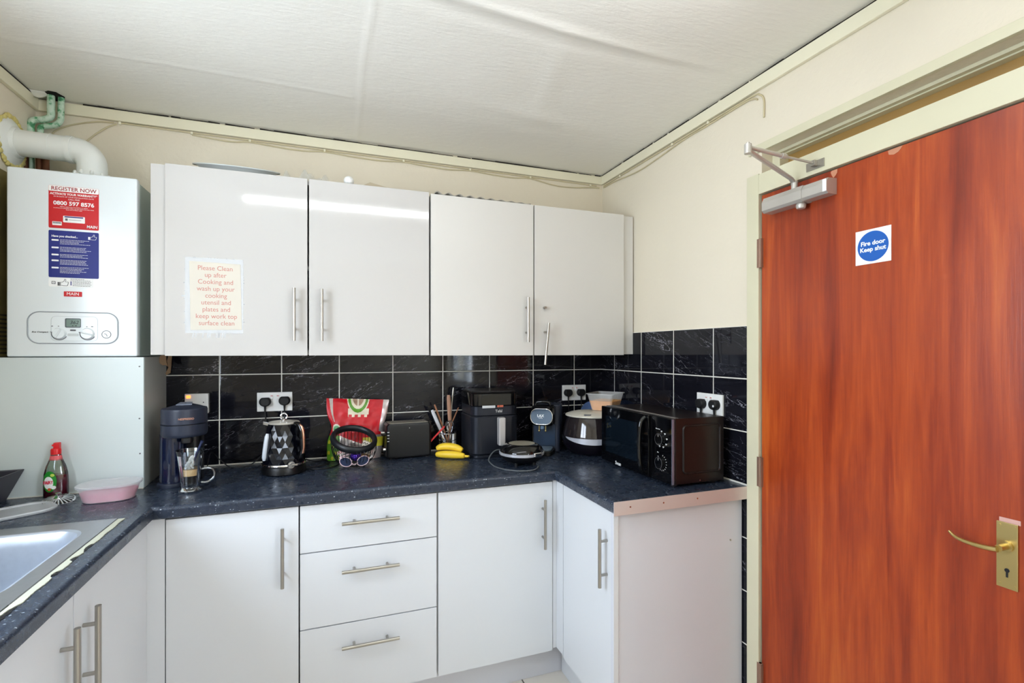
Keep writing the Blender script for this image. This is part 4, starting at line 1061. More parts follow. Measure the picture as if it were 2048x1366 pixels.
la = ellp(-.010, .060, .0235, .036, mat('label_green', (30, 130, 40), .35, var=.25, vscale=90), .0006, 'label', t)
ellp(-.0135, .056, .0165, .0215, M['w'], .0012, 'label_oval', la)
text('lettering', 'FAIRY', .0155, mat('fairy_crimson', (190, 20, 60), .4, var=0), la, (-.0135, -.0278, .0575), (PI/2, 0, -.03), sx=.80, bold=.0005)
ellp(.004, .040, .008, .006, M['w'], .0014, 'label_patch', la); ellp(-.010, .034, .006, .005, mat('label_fruit', (190, 80, 40), .4), .0015, 'label_fruit', la)
ellp(.000, .082, .007, .005, mat('label_lime', (190, 210, 90), .4), .0014, 'label_leaf', la)
# ---- sink strainer
t = thing('sink_strainer', 'small domed steel sink strainer with knob lying on the worktop', 'strainer', (-.853, 2.092, WT+.001), rot=(math.radians(14), math.radians(4), 0))
g = G()
N = 36
g.lathe([(.040, .006), (.0435, .004), (.044, .0055), (.040, .0085), (.040, .006)], n=48)
for q in range(N//2+3):
    a = q*2*PI/(N//2+3)
    g.tube([(.011*math.cos(a), .011*math.sin(a), .0155), (.026*math.cos(a), .026*math.sin(a), .0125), (.041*math.cos(a), .041*math.sin(a), .0075)], .0022, n=5, flat=.5)
g.lathe([(0, .0155), (.013, .0150), (.012, .0175), (0, .018)], n=24)
obj('dish', g, M['chrome'], t); obj('dark_gaps', G().lathe([(.012, .0135), (.026, .0100), (.040, .0055), (.040, .005), (.026, .009), (.012, .0125)], n=36), M['k'], t)
g = G().lathe([(0, .017), (.003, .017), (.0025, .026), (.0075, .029), (.0075, .031), (0, .032)], n=18); g.cyl((0, 0, -.001), (0, 0, .012), .0035, n=10); obj('knob', g, M['chrome'], t)
# ---- oval tub with pink contents
def tub(t, w, d, h, rad, taper, wall, lidm, fill=None, fillh=.6, lid=True, lip=.005):
    g = G()
    pts = rrect(-w/2, w/2, -d/2, d/2, rad, 8)
    def ring(k, z): return [g.b.verts.new((x*k, y*k, z)) for x, y in pts]
    R = [ring(taper*.96, .0005), ring(taper, .003), ring(1, h), ring(1+lip/w*2, h+.0005), ring(1+lip/w*2, h-.003)]
    g.b.faces.new(R[0])
    for a, b in zip(R, R[1:]):
        for i in range(len(a)): g.b.faces.new((a[i], a[(i+1) % len(a)], b[(i+1) % len(a)], b[i]))
    obj('tub_body', g, lidm, t)
    if fill:
        k0, k1 = taper*.95, taper+(1-taper)*fillh-.02
        g = G(); A = [g.b.verts.new((x*k0, y*k0, .002)) for x, y in pts]; B = [g.b.verts.new((x*k1, y*k1, h*fillh*.9)) for x, y in pts]; Ct = g.b.verts.new((0, 0, h*fillh))
        n = len(pts)
        for i in range(n): g.b.faces.new((A[i], A[(i+1) % n], B[(i+1) % n], B[i])); g.b.faces.new((B[i], B[(i+1) % n], Ct))
        g.b.faces.new(A); obj('contents', g, fill, t)
    if lid:
        g = G()
        def r2(k, z): return [g.b.verts.new((x*k, y*k, z)) for x, y in pts]
        R = [r2(1+lip/w*2.6, h-.002), r2(1+lip/w*2.8, h+.003), r2(1+lip/w*1.4, h+.0045), r2(.95, h+.002), r2(.93, h+.0015)]
        for a, b in zip(R, R[1:]):
            for i in range(len(a)): g.b.faces.new((a[i], a[(i+1) % len(a)], b[(i+1) % len(a)], b[i]))
        g.b.faces.new(R[-1]); obj('lid', g, M['lidf'], t)
pinkm = mat('pink_food', (225, 105, 145), .55, var=.25, vscale=25)
t = thing('food_tub', 'oval translucent tub holding something pink, lid on, beside the sink', 'food tub', (-.706, 2.075, WT+.0005), rz=.10)
tub(t, .168, .120, .052, .052, .86, .001, M['frost'], pinkm, .62)
# loose lid
t = thing('tub_lid', 'loose clear rounded plastic lid lying flat at the left end', 'lid', (-.928, 1.985, WT+.0005), rz=.62)
g = G(); pts = rrect(-.105, .105, -.070, .070, .055, 8)
def r3(k, z): return [g.b.verts.new((x*k, y*k, z)) for x, y in pts]
R = [r3(1, .001), r3(1.01, .006), r3(.97, .010), r3(.90, .009), r3(.88, .004)]
for a, b in zip(R, R[1:]):
    for i in range(len(a)): g.b.faces.new((a[i], a[(i+1) % len(a)], b[(i+1) % len(a)], b[i]))
g.b.faces.new(R[-1]); obj('lid_disc', g, M['lidf'], t)
# dark rectangular bowl at the left end
t = thing('plastic_basin', 'dark grey rectangular plastic basin cut off at the left edge', 'basin', (-1.035, 2.05, WT))
g = G()
A = [(-1.088, 1.86), (-1.024, 1.86), (-1.030, 2.178), (-1.088, 2.178)]; Bq = [(-1.0925, 1.82), (-.990, 1.82), (-.985, 2.184), (-1.0925, 2.184)]
def qring(P, z, k=0): cx = sum(p[0] for p in P)/4; cy = sum(p[1] for p in P)/4; return [g.b.verts.new((p[0]+(cx-p[0])*k, p[1]+(cy-p[1])*k, z)) for p in P]
R = [qring(A, WT+.001), qring(Bq, WT+.098), qring(Bq, WT+.101), qring(Bq, WT+.101, .10), qring(A, WT+.006, .08)]
g.b.faces.new(R[0])
for a, b in zip(R, R[1:]):
    for i in range(4): g.b.faces.new((a[i], a[(i+1) % 4], b[(i+1) % 4], b[i]))
g.b.faces.new(R[-1]); obj('basin_shell', g, mat('charcoal_plastic', (62, 60, 70), .5, var=.05), t, world=True)
gm_ = clearm('greenish_glass', (.75, .85, .75, 1), .05)
t = tag(obj('drinking_glass', G().lathe([(0, 0), (.026, 0), (.033, .120), (.030, .120), (.024, .006), (0, .006)], n=28), gm_, loc=(-1.046, 2.075, WT+.012)), 'greenish glass standing in the dark basin at the left edge', 'glass')
# ---- kettle
t = thing('kettle', 'glossy black diamond-textured kettle with chrome trim and ring-topped lid', 'kettle', (-.178, 2.283, WT))
g = G().lathe([(0, 0), (.080, 0), (.086, .005), (.086, .022), (.083, .030), (.083, .036), (0, .036)], n=56); obj('power_base', g, M['blk'], t)
g = G().lathe([(.0835, .036), (.0855, .038), (.0855, .0425), (.0835, .045), (0, .045)], n=56); obj('chrome_ring', g, M['chrome'], t)
g = G(); rows, cols = 7, 22; ringsV = []
for j in range(rows+1):
    z = .045+.160*j/rows; r = .0825-.0225*(j/rows)**1.5
    ringsV.append([g.b.verts.new(((r+.0018*(1 if (i % 2 == 0) else -1)*(1 if 0 < j < rows else 0))*math.cos((i+.5*(j % 2))*2*PI/cols), (r+.0018*(1 if (i % 2 == 0) else -1)*(1 if 0 < j < rows else 0))*math.sin((i+.5*(j % 2))*2*PI/cols), z)) for i in range(cols)])
for j in range(rows):
    a, b = ringsV[j], ringsV[j+1]
    for i in range(cols):
        i2 = (i+1) % cols
        if j % 2 == 0: g.b.faces.new((a[i], a[i2], b[i])); g.b.faces.new((a[i2], b[i2], b[i]))
        else: g.b.faces.new((a[i], b[i2], b[i])); g.b.faces.new((a[i], a[i2], b[i2]))
g.b.faces.new(ringsV[-1]); g.b.faces.new(ringsV[0])
obj('body', g, mat('faceted_black_gloss', (7, 8, 16), .08, var=.02), t, smooth=0)
g = G().lathe([(0, .205), (.060, .205), (.0615, .208), (.058, .212), (.030, .216), (0, .217)], n=48); obj('lid', g, mat('satin_nickel', (200, 194, 182), .3, .35), t)
g = G().cyl((0, 0, .217), (0, 0, .224), .009, n=16); g.tube([(.0125*math.cos(q*PI/10), 0, .2335+.0125*math.sin(q*PI/10)) for q in range(20)], .0030, n=8, closed=True); obj('lid_ring', g, M['chrome'], t)
g = G().prism([(-.050, -.016, .196), (-.050, .016, .196), (-.078, .007, .204), (-.078, -.007, .204)], (0, 0, .010)); obj('spout', g, M['chrome'], t)
gw = mat('water_gauge_white', (200, 206, 214), .15, coat=.5)
g = G()
for sg_ in (0,):
    pass
ang = math.radians(214)
P_ = []
for q in range(9):
    z = .062+.108*q/8; r = .0825-.0225*((z-.045)/.16)**1.5+.0025; P_.append((r*math.cos(ang), r*math.sin(ang), z))
g.tube(P_, lambda q: .0095*(1 if .08 < q < .92 else .6), n=10, flat=1.); obj('water_gauge', g, gw, t)
ah = math.radians(-42)
def hp(r, z): return (r*math.cos(ah), r*math.sin(ah), z)
g = G().tube([hp(.050, .198), hp(.072, .204), hp(.090, .190), hp(.097, .160), hp(.099, .120), hp(.096, .085), hp(.084, .070), hp(.072, .068)], .0095, n=14, smooth=5, flat=1.2); obj('handle', g, M['blkgloss'], t)
g = G().tube([hp(.080, .2065), hp(.0985, .193), hp(.1055, .160), hp(.1075, .120), hp(.1045, .088)], .0060, n=10, smooth=5, flat=1.); obj('handle_trim', g, mat('red_reflection_trim', (205, 150, 125), .14, 1), t)  # red-brown reflection is put into the chrome trim's colour
ak = math.radians(-68)
c1 = Vector((.0845*math.cos(ak), .0845*math.sin(ak), .045)); dv = Vector((math.cos(ak), math.sin(ak), 0)); sv = Vector((-math.sin(ak), math.cos(ak), 0))
g = G().cyl(c1, c1+dv*.006, .0145, n=24).cyl(c1+dv*.006, c1+dv*.011, .009, n=20).cyl(c1+dv*.010, c1+dv*.010+sv*.022+Vector((0, 0, -.003)), .0035, n=10); obj('switch', g, M['chrome'], t)
cable('power_lead', 'black kettle lead looping on the worktop between kettle and snack packet', [(-.10, 2.30, .9135), (-.05, 2.275, .9135), (.0, 2.285, .9135), (.04, 2.34, .9135), (.03, 2.42, .9135), (-.02, 2.455, .9135), (-.06, 2.44, .914), (-.10, 2.42, .93)], r=.0030, m=M['blkrub'])
cable('power_lead', 'second dark lead curving beside the kettle base', [(-.10, 2.33, .9135), (-.06, 2.33, .9135), (-.01, 2.36, .9135), (.0, 2.41, .9135), (-.03, 2.47, .9150)], r=.0026, m=M['blkrub'])
# ---- snack packet
BL, BR, TL_, TR_ = Vector((-.010, 2.440, WT+.002)), Vector((.232, 2.440, WT+.002)), Vector((-.012, 2.482, 1.196)), Vector((.274, 2.482, 1.180))
def bagf(side):
    def f(u, v):
        p = BL.lerp(BR, u).lerp(TL_.lerp(TR_, u), v)
        w_ = 1-.16*math.exp(-((v-.52)/.16)**2)*(1 if u < .5 else .35)*abs(u-.5)*2
        c = BL.lerp(BR, .5).lerp(TL_.lerp(TR_, .5), v); p = Vector((c.x+(p.x-c.x)*w_, p.y, p.z))
        b = .030*(math.sin(PI*u)**.6)*(1-v**2.2)*side
        wr_ = .0022*math.sin(9*u+14*v)+.0016*math.sin(31*u-17*v)+.0012*math.sin(41*v+5*u)
        p.y -= b+(wr_ if 0 < u < 1 else 0)*math.sin(PI*u); return p
    return f
bm_ = [mat('packet_red', (196, 8, 28), .34, var=.12, vscale=30), mat('packet_cream', (226, 214, 190), .3, var=.1, vscale=60), mat('packet_green', (90, 150, 40), .3, var=.35, vscale=60), mat('packet_nut_brown', (165, 130, 105), .4, var=.3, vscale=90), mat('packet_silver', (188, 178, 176), .22, .6, var=.2, vscale=60), mat('packet_bright_green', (20, 150, 60), .3), mat('packet_yellow', (200, 190, 50), .3, var=.3, vscale=60)]
def bagm(u, v):
    x, y = u, v; ax, ay = (x-.50)/.17, (y-1.02)/.26
    r = math.hypot(ax, ay*1.0)
    if r < .52: return 3 if abs(ax) > .08 else 1
    if r < .72: return 1
    if r < .95: return 2
    if r < 1.05: return 1
    if .70 < y < .84 and .34 < x < .68 and (y > .74 or math.sin(x*62) > .1): return 1
    if y > .45 and x > .905-.0*y: return 4
    if y > .62 and x < .10 and x > .04+.12*(1-y): return 4
    cx, cy = (x-.115)/.12, (y-.505)/.11
    if math.hypot(cx, cy) < .5: return 5
    if math.hypot(cx, cy) < .72: return 1
    if y < .40:
        if x < .22: return 2 if math.sin(x*50)*math.sin(y*37) > -.45 else 6
        if y < .40-.35*(x-.2): return 4
        if x > .62 and y > .2 and y < .36: return 6
        if x > .82: return 4
    return 0
t = thing('snack_packet', 'red foil snack packet with green and cream emblem behind the wire basket', 'packet', (.12, 2.44, WT))
obj('front_film', G().grid(bagf(1), 170, 170, bagm), bm_, t, world=True, smooth=60)
obj('back_film', G().grid(bagf(-.25), 20, 20), bm_[4], t, world=True, smooth=60)
# ---- wire basket, ring tilted forward
t = thing('wire_basket', 'black wire basket with thick tilted ring rim, in front of the red packet', 'basket', (.1035, 2.305, WT))
tilt = Matrix.Rotation(math.radians(24), 4, 'X') @ Matrix.Rotation(math.radians(7), 4, 'Y')
RC = Vector((0, -.002, .118)); RR = .0885
ringp = [RC + (tilt @ Vector((RR*math.cos(q*2*PI/48), RR*math.sin(q*2*PI/48), 0))) for q in range(48)]
g = G().tube(ringp, .0120, n=16, closed=True, flat=1.35); obj('rim', g, mat('black_soft_rim', (22, 24, 28), .4), t)
def bowlpt(a, v):
    """v 0 rim .. 1 base"""
    p0 = RC+(tilt @ Vector((RR*math.cos(a), RR*math.sin(a), 0)))
    if v <= 0: return p0
    z = p0.z*(1-v)**1.15+.006
    rr_ = .044+.054*max(0, 1-v**2.4)**.75
    q = Vector((rr_*math.cos(a), rr_*math.sin(a), z)); k_ = max(0, 1-v*4)
    return q.lerp(p0, k_)
wm_ = mat('basket_wire', (26, 26, 28), .3, .6)
g = G()
for q in range(38):
    a = q*2*PI/38; g.tube([bowlpt(a, v/9) for v in range(10)], .0013, n=5)
for v in (.999,): g.tube([bowlpt(q*PI/18, v) for q in range(36)], .003, n=6, closed=True)
for q in range(-5, 6):
    x = q*.0085; L_ = math.sqrt(.05**2-x*x); g.tube([(x, -L_, .006), (x, L_, .006)], .0012, n=5)
obj('wires', g, wm_, t)
# contents of the basket
t = thing('purple_ball', 'shiny purple foil ball lying in the wire basket', 'ball', (.108, 2.262, WT+.052))
def crink(u, v):
    a = u*2*PI; b = -PI/2+PI*v; r = .0245*(1+.03*math.sin(7*a+5*b)+.03*math.sin(11*b-3*a)); return Vector((r*math.cos(a)*math.cos(b), r*math.sin(a)*math.cos(b), r*.92*math.sin(b)))
obj('ball', G().grid(crink, 36, 24, closed_u=True), mat('purple_foil', (84, 50, 165), .22, .7, var=.2, vscale=60), t)
t = thing('sunglasses', 'pale-framed sunglasses with dark lenses lying in the wire basket', 'sunglasses', (.1035, 2.232, WT+.034))
fm_ = mat('pink_white_frame', (222, 190, 196), .3, var=.2, vscale=80)
lm_ = mat('dark_lens', (30, 44, 74), .08, coat=.6)
for sx_, cz, tl in ((-.034, .0, -.45), (.030, .0, .45)):
    pr_ = [Vector((sx_*1.1+.0255*math.cos(a)*math.cos(tl)-.0190*math.sin(a)*math.sin(tl), .0+.02*abs(sx_), cz+.0255*math.cos(a)*math.sin(tl)+.0190*math.sin(a)*math.cos(tl))) for a in [q*2*PI/28 for q in range(28)]]
    g = G().tube(pr_, .0018, n=6, closed=True); rimo = obj('lens_rim', g, fm_, t)
    g = G(); g.prism(pr_, (0, -.001, 0)); obj('lens', g, lm_, t, smooth=0)
g = G().tube([(-.016, 0, -.006), (-.002, -.001, -.014), (.012, 0, -.006)], .002, n=6, smooth=4); obj('bridge', g, fm_, t)
g = G().tube([(-.050, .002, .015), (-.060, .004, .020), (-.03, .012, .028), (.01, .03, .034)], .0028, n=6, smooth=4); obj('temple', g, fm_, t)
gk, gkn, gkb = newmat('gingham_paper'); k = NT(gkn); os_ = k.sep(k.n('ShaderNodeTexCoord').outputs['Object'])
k.set(gkb.inputs['Base Color'], k.mix(k.m('GREATER_THAN', k.m('SINE', k.m('MULTIPLY', k.m('ADD', os_[0], os_[2]), 900.)), 0.), (.80, .72, .70, 1), (.50, .10, .10, 1)))
t = thing('paper_strip', 'red and white checked paper strip folded across the basket', 'paper', (.085, 2.265, WT+.045))
g = G().grid(lambda u, v: Vector((-.052+.075*u, .006*math.sin(5*u)+.02*v, .014+.018*u+.010*v+.003*math.sin(9*u))), 20, 6); o = obj('strip', g, gk, t, smooth=60); sd = o.modifiers.new('thick', 'SOLIDIFY'); sd.thickness = .001
t = thing('wrapped_bar', 'cream and brown patterned snack bar standing in the right of the basket', 'snack bar', (.150, 2.290, WT+.062))
g = G().rbox(-.024, .024, -.006, .006, -.038, .046, .004, .002)
pm, pnt, pb = newmat('patterned_wrapper'); k = NT(pnt); oc_ = k.n('ShaderNodeTexCoord').outputs['Object']; os_ = k.sep(oc_)
zg = k.m('ABSOLUTE', k.m('SUBTRACT', k.m('FRACT', k.m('MULTIPLY', os_[0], 80.)), .5)); ln = k.m('LESS_THAN', k.m('ABSOLUTE', k.m('SUBTRACT', zg, k.m('FRACT', k.m('MULTIPLY', os_[2], 60.)))), .14)
k.set(pb.inputs['Base Color'], k.mix(ln, k.mix(k.m('GREATER_THAN', os_[2], -.006), (.36, .19, .07, 1), (.55, .48, .38, 1)), (.03, .02, .02, 1))); pb.inputs['Roughness'].default_value = .4
o = obj('wrapper', g, pm, t, rot=(.1, .35, -.4))
# ---- toaster
t = thing('toaster', 'black two-slot toaster between the wire basket and the utensil holder', 'toaster', (.352, 2.425, WT), rz=math.radians(3))
g = G().rbox(-.106, .106, -.062, .062, .006, .166, .014, .009, seg=8); obj('body', g, M['blk'], t)
g = G()
for y in (-.022, .022): g.box(-.080, .080, y-.005, y+.005, .1665, .1676, .0003)
obj('slots', g, M['k'], t)
g = G()
g.box(-.092, .092, -.045, .045, .1655, .1672, .0005)
obj('slot_frame', g, mat('toaster_top_plate', (176, 166, 150), .35, .4), t)
g = G().box(-.128, -.104, -.046, -.014, .112, .128, .004, seg=3); obj('lever', g, M['blk'], t)
g = G().box(-.1295, -.112, -.047, -.013, .124, .131, .001); obj('lever_trim', g, M['chrome'], t)
g = G().cyl((-.106, -.030, .045), (-.118, -.030, .045), .011, n=20); obj('browning_knob', g, M['chrome'], t)
g = G()
for i in range(4): g.box(-.1030, -.0940, -.0632, -.0618, .128-.014*i, .1305-.014*i)
obj('dial_marks', g, M['w'], t, smooth=0)
obj('mark_dot', G().cyl((.0, -.0622, .145), (.0, -.0626, .145), .0016, n=8), M['w'], t)
for x in (-.085, .085):
    for y in (-.045, .045): obj('foot', G().cyl((x, y, 0), (x, y, .008), .008, n=12), M['blkrub'], t)
# ---- utensil holder and utensils
HC = Vector((.552, 2.435, WT))
t = thing('utensil_holder', 'chrome wire utensil holder behind the bananas', 'utensil holder', HC)
g = G()
for z in (.004, .066, .100): g.tube([(.042*math.cos(q*PI/16), .042*math.sin(q*PI/16), z) for q in range(32)], .0019, n=6, closed=True)
for q in range(12): a = q*PI/6+.2; g.tube([(.042*math.cos(a), .042*math.sin(a), .004), (.042*math.cos(a), .042*math.sin(a), .100)], .0013, n=5)
for q in range(-2, 3): g.tube([(q*.015, -.037, .004), (q*.015, .037, .004)], .0012, n=5)
obj('wire_cage', g, M['chrome'], t)
def utensil(name, label, cat, hp0, hp1, rad, m, blade=None):
    u = thing(name, label, cat, HC+Vector((0, 0, .008)), group='utensils in the wire holder')
    o = u.location
    a, b = Vector(hp0)-o, Vector(hp1)-o
    return u, a, b
def rodthing(name, label, cat, p_low, p_mid, p_top, rh, mh, rs, ms, hname='handle', sname='shaft', flat=.6):
    u = thing(name, label, cat, p_low, group='utensils in the wire holder')
    a, b, c = Vector(p_low), Vector(p_mid), Vector(p_top)
    obj(hname, G().tube([b, b.lerp(c, .1), b.lerp(c, .5), b.lerp(c, .9), c], lambda q: rh*(.75+.3*math.sin(PI*min(1, max(0, q)))), n=10, flat=flat), mh, u, world=True)
    obj(sname, G().tube([a, b], rs, n=8, flat=.4), ms, u, world=True)
    return u
wood1 = mat('beech_handle', (170, 128, 104), .5, var=.12, vscale=30); wood2 = mat('brown_stick', (150, 100, 70), .5, var=.1)
b0_ = lambda dx, dy, z=.012: (HC.x+dx, HC.y+dy, WT+z)
rodthing('wooden_spoon', 'thick pale wooden handle standing tallest but one in the holder', 'spoon', b0_(.010, .005), b0_(.016, .010, .150), onY(897, 790, 2.44), .0100, wood1, .006, wood1)
rodthing('wooden_stick', 'slim brown stick leaning left in the holder', 'stick', b0_(.010, -.010), b0_(-.012, .0, .100), onY(869, 809, 2.45), .0045, wood2, .0040, wood2)
rodthing('wooden_stick', 'slim brown stick leaning right towards the air fryer', 'stick', b0_(-.010, .0), b0_(.025, .002, .150), onY(917, 815, 2.445), .0042, wood2, .0040, wood2)
rodthing('steel_skewer', 'thin metal rod standing tallest at the back of the holder', 'rod', b0_(.020, .020), b0_(.026, .022, .200), onY(907, 775, 2.46), .0035, M['steel'], .0030, M['steel'])
rodthing('knife', 'knife with pale grey handle leaning left in the holder', 'knife', b0_(.0, -.020), b0_(-.034, -.012, .112), onY(864, 820, 2.43), .0085, mat('pale_grey_handle', (206, 208, 214), .35), .006, M['chrome'])
rodthing('knife', 'knife with black handle leaning far left in the holder', 'knife', b0_(-.005, .012), b0_(-.036, .014, .120), onY(856, 816, 2.455), .0080, M['blk'], .006, M['chrome'])
u = thing('whisk', 'steel whisk head poking up in the middle of the holder', 'whisk', b0_(.012, -.004))
g = G()
for q in range(6):
    a = q*PI/6; g.tube([Vector(b0_(.014+.0*math.cos(a), 0, .085)), Vector(b0_(.014+.017*math.cos(a), .017*math.sin(a), .125)), Vector(b0_(.015+.014*math.cos(a), .014*math.sin(a), .150)), Vector(b0_(.016, 0, .160)), Vector(b0_(.015-.014*math.cos(a), -.014*math.sin(a), .150)), Vector(b0_(.014-.017*math.cos(a), -.017*math.sin(a), .125)), Vector(b0_(.014, 0, .085))], .0011, n=5, smooth=4)
g.cyl(b0_(.012, -.004, .010), b0_(.014, 0, .088), .005, n=10); obj('whisk_wires', g, M['chrome'], u, world=True); u['group'] = 'utensils in the wire holder'
u = thing('kitchen_tool', 'white serrated-handled tool standing inside the wire holder', 'utensil', b0_(.022, -.030))
g = G().tube([b0_(.020, -.030, .006), b0_(.024, -.030, .098)], .0055, n=8, flat=.4); obj('handle', g, mat('white_tool', (226, 226, 230), .35), u, world=True); u['group'] = 'utensils in the wire holder'
u = thing('kitchen_tool', 'red-handled tool hooked slantwise over the holder rim', 'tool', onY(862, 882, 2.385))
p1, p2 = onY(861, 883, 2.386), onY(889, 853, 2.386)
obj('red_handle', G().tube([p1, p1.lerp(p2, .3), p1.lerp(p2, .36), p1.lerp(p2, .42), p2], lambda q: .0070 if q != .5 else .0058, n=10, flat=.6), mat('coral_red_plastic', (215, 60, 60), .35), u, world=True)
obj('blade', G().tube([p2, p2+Vector((.016, .020, .022))], .004, n=8, flat=.3), M['chrome'], u, world=True); u['group'] = 'utensils in the wire holder'
# ---- bananas
bn = mat('banana_skin', (238, 200, 52), .42, var=.10, vscale=40, bump=.1, bscale=120); bt = mat('banana_tip', (120, 96, 30), .6)
def banana(label, pts, r):
    t = thing('banana', label, 'banana', pts[len(pts)//2]-Vector((0, 0, r)), group='bananas on the worktop')
    def rad(q): return r*(.30+.70*min(1, math.sin(PI*min(1, max(0, (q*.94+.03))))**.5*1.02))
    obj('fruit', G().tube(pts, rad, n=9, smooth=8), bn, t, world=True, smooth=60)
    return t
P = [Vector(p) for p in ((.476, 2.335, .9265), (.500, 2.318, .9285), (.535, 2.296, .9290), (.570, 2.276, .9280), (.596, 2.262, .9245))]
b1 = banana('front banana of the pair, lying flat on the worktop with its stem', P, .0180)
obj('stem', G().tube([P[-1]+Vector((-.004, .002, 0)), P[-1]+Vector((.010, -.006, -.001)), P[-1]+Vector((.018, -.010, .000))], lambda q: .0065-.002*q, n=8), bn, b1, world=True)
obj('stem_tip', G().cyl(P[-1]+Vector((.017, -.0095, 0)), P[-1]+Vector((.021, -.012, .0)), .0048, n=8), bt, b1, world=True)
P = [Vector(p) for p in ((.482, 2.352, .9500), (.505, 2.341, .9595), (.540, 2.322, .9615), (.572, 2.302, .9560), (.592, 2.288, .9460))]
banana('back banana of the pair, resting above the front one', P, .0180)
# ---- air fryer
t = thing('air_fryer', 'large black air fryer with silver-grey basket handle', 'air fryer', (.744, 2.358, WT), rz=0); t.scale = (1, 1, 1.04)
afm = mat('air_fryer_graphite', (38, 41, 50), .3, .5, var=.04); W_, D_2 = .118, .122
g = G().rbox(-W_, W_, -D_2, D_2, .016, .192, .045, .006, seg=10); obj('drawer_body', g, afm, t)
g = G().rbox(-W_+.002, W_-.002, -D_2+.002, D_2-.002, .194, .236, .045, .002, seg=10); obj('upper_body', g, afm, t)
g = G().rbox(-W_+.006, W_-.006, -D_2+.006, D_2-.006, 0, .016, .04, .003, seg=8); obj('foot_skirt', g, afm, t)
g = G().rbox(-W_+.001, W_-.001, -D_2+.001, D_2-.001, .236, .296, .045, .004, seg=10); obj('top_band', g, M['blkgloss'], t)
g = G().rbox(-W_+.008, W_-.008, -D_2+.008, D_2-.008, .296, .304, .040, .004, seg=10); obj('top_lid', g, mat('dusty_black_top', (40, 38, 38), .3, var=.4, vscale=60), t)
fy = -D_2
obj('control_screen', G().box(-.074, .074, fy-.0012, fy+.002, .240, .290, .0005), M['blkgloss'], t)
obj('display_strip', G().box(-.070, -.006, fy-.0020, fy-.0010, .2285, .2400, .0004), mat('pale_strip', (196, 200, 206), .2, .4), t)
g = G().box(.004, .014, fy-.002, fy-.001, .231, .240).box(.016, .034, fy-.002, fy-.001, .231, .240); obj('display_icons', g, mat('orange_strip', (190, 95, 70), .3), t, smooth=0)
text('lettering', 'Tefal', .0175, M['sil'], t, (.012, fy-.0008, .213), bold=.0003)
g = G().rbox(.002, .036, fy-.036, fy+.002, .060, .186, .006, .004, taper=.94); obj('basket_handle', g, mat('handle_silver_grey', (190, 186, 184), .35, .3), t)
# ---- round contact grill
t = thing('electric_grill', 'round black hinged grill with steel disc top, near the worktop edge', 'grill', (.815, 2.088, WT))
g = G().lathe([(0, .012), (.060, .012), (.078, .018), (.094, .032), (.098, .044), (.098, .048), (0, .048)], n=56); obj('base_shell', g, M['blk'], t)
g = G().lathe([(.097, .043), (.1015, .046), (.1015, .056), (.097, .058), (0, .058)], n=56); obj('trim_ring', g, mat('silver_trim', (186, 188, 196), .25, .35), t)
g = G().lathe([(0, .057), (.098, .057), (.0975, .064), (.088, .080), (.070, .090), (.062, .092), (0, .092)], n=56); obj('lid_shell', g, M['blkgloss'], t)
g = G().lathe([(0, .0935), (.058, .0925), (.061, .0915), (.061, .090), (0, .090)], n=56); obj('top_disc', g, mat('brushed_disc', (176, 168, 150), .35, .4), t)
g = G().box(-.004, .036, -.108, -.094, .044, .064, .005, seg=3); g.b.transform(Matrix.Rotation(math.radians(12), 4, 'Z')); obj('latch', g, M['chrome'], t)
for a in (225, 315, 45, 135): q = math.radians(a); obj('foot', G().cyl((.06*math.cos(q), .06*math.sin(q), 0), (.06*math.cos(q), .06*math.sin(q), .016), .009, n=12), M['blkrub'], t)
cable('power_lead', 'grey grill lead looping out over the worktop in front of the grill', [(.835, 2.22, .935), (.735, 2.20, .955), (.684, 2.165, .925), (.677, 2.09, .9135), (.690, 2.01, .9135), (.725, 1.962, .9135), (.765, 1.938, .9135), (.810, 1.940, .9135), (.838, 1.965, .9135), (.860, 2.0, .9145)], r=.0030, m=mat('grey_lead', (92, 96, 100), .4))
# ---- second pod machine
t = thing('pod_machine', 'black pod coffee machine with oval chrome face, right of the air fryer', 'coffee machine', (1.022, 2.300, WT), rz=math.radians(-34))
g = G().rbox(-.062, .076, .0, .110, 0, .236, .018, .004, seg=6); obj('rear_body', g, mb, t)
g = G().rbox(-.056, .056, -.120, .01, 0, .022, .03, .003, seg=6); obj('drip_base', g, M['blk'], t)
g = G().rbox(-.048, .048, -.112, -.01, .022, .030, .025, .002, seg=6); obj('drip_tray', g, mat('tray_slate', (92, 108, 124), .3), t)
g = G().box(-.055, .055, -.006, .004, .030, .140, .002); obj('column', g, mat('slate_column', (44, 58, 78), .25), t)
g = G().rbox(-.058, .058, -.085, .02, .140, .236, .035, .010, seg=8); obj('brew_head', g, M['blkgloss'], t)
g = G(); pts = [(x, -.090, z) for x, z in rrect(-.054, .054, .148, .224, .034, 8)]; g.prism(pts, (0, .012, 0)); fo = obj('face_disc', g, mat('mirror_face', (120, 138, 158), .08, .9), t)
g = G().tube([(x, -.0905, z) for x, z in rrect(-.054, .054, .148, .224, .034, 8)], .0026, n=8, closed=True); obj('face_rim', g, M['chrome'], fo)
text('lettering', 'LAX', .0180, M['w'], fo, (-.004, -.0912, .190), bold=.0004)
text('lettering', 'coffee', .0085, M['w'], fo, (-.004, -.0912, .180))
for x in (-.016, .016): obj('nozzle', G().cyl((x, -.060, .140), (x, -.060, .114), .0030, n=10).ell((x, -.060, .113), (.0055, .0055, .0060), 12, 8), M['brass'], t)
obj('spout_block', G().box(-.008, .008, -.068, -.052, .122, .141, .002), mat('spout_grey', (96, 120, 146), .3), t)
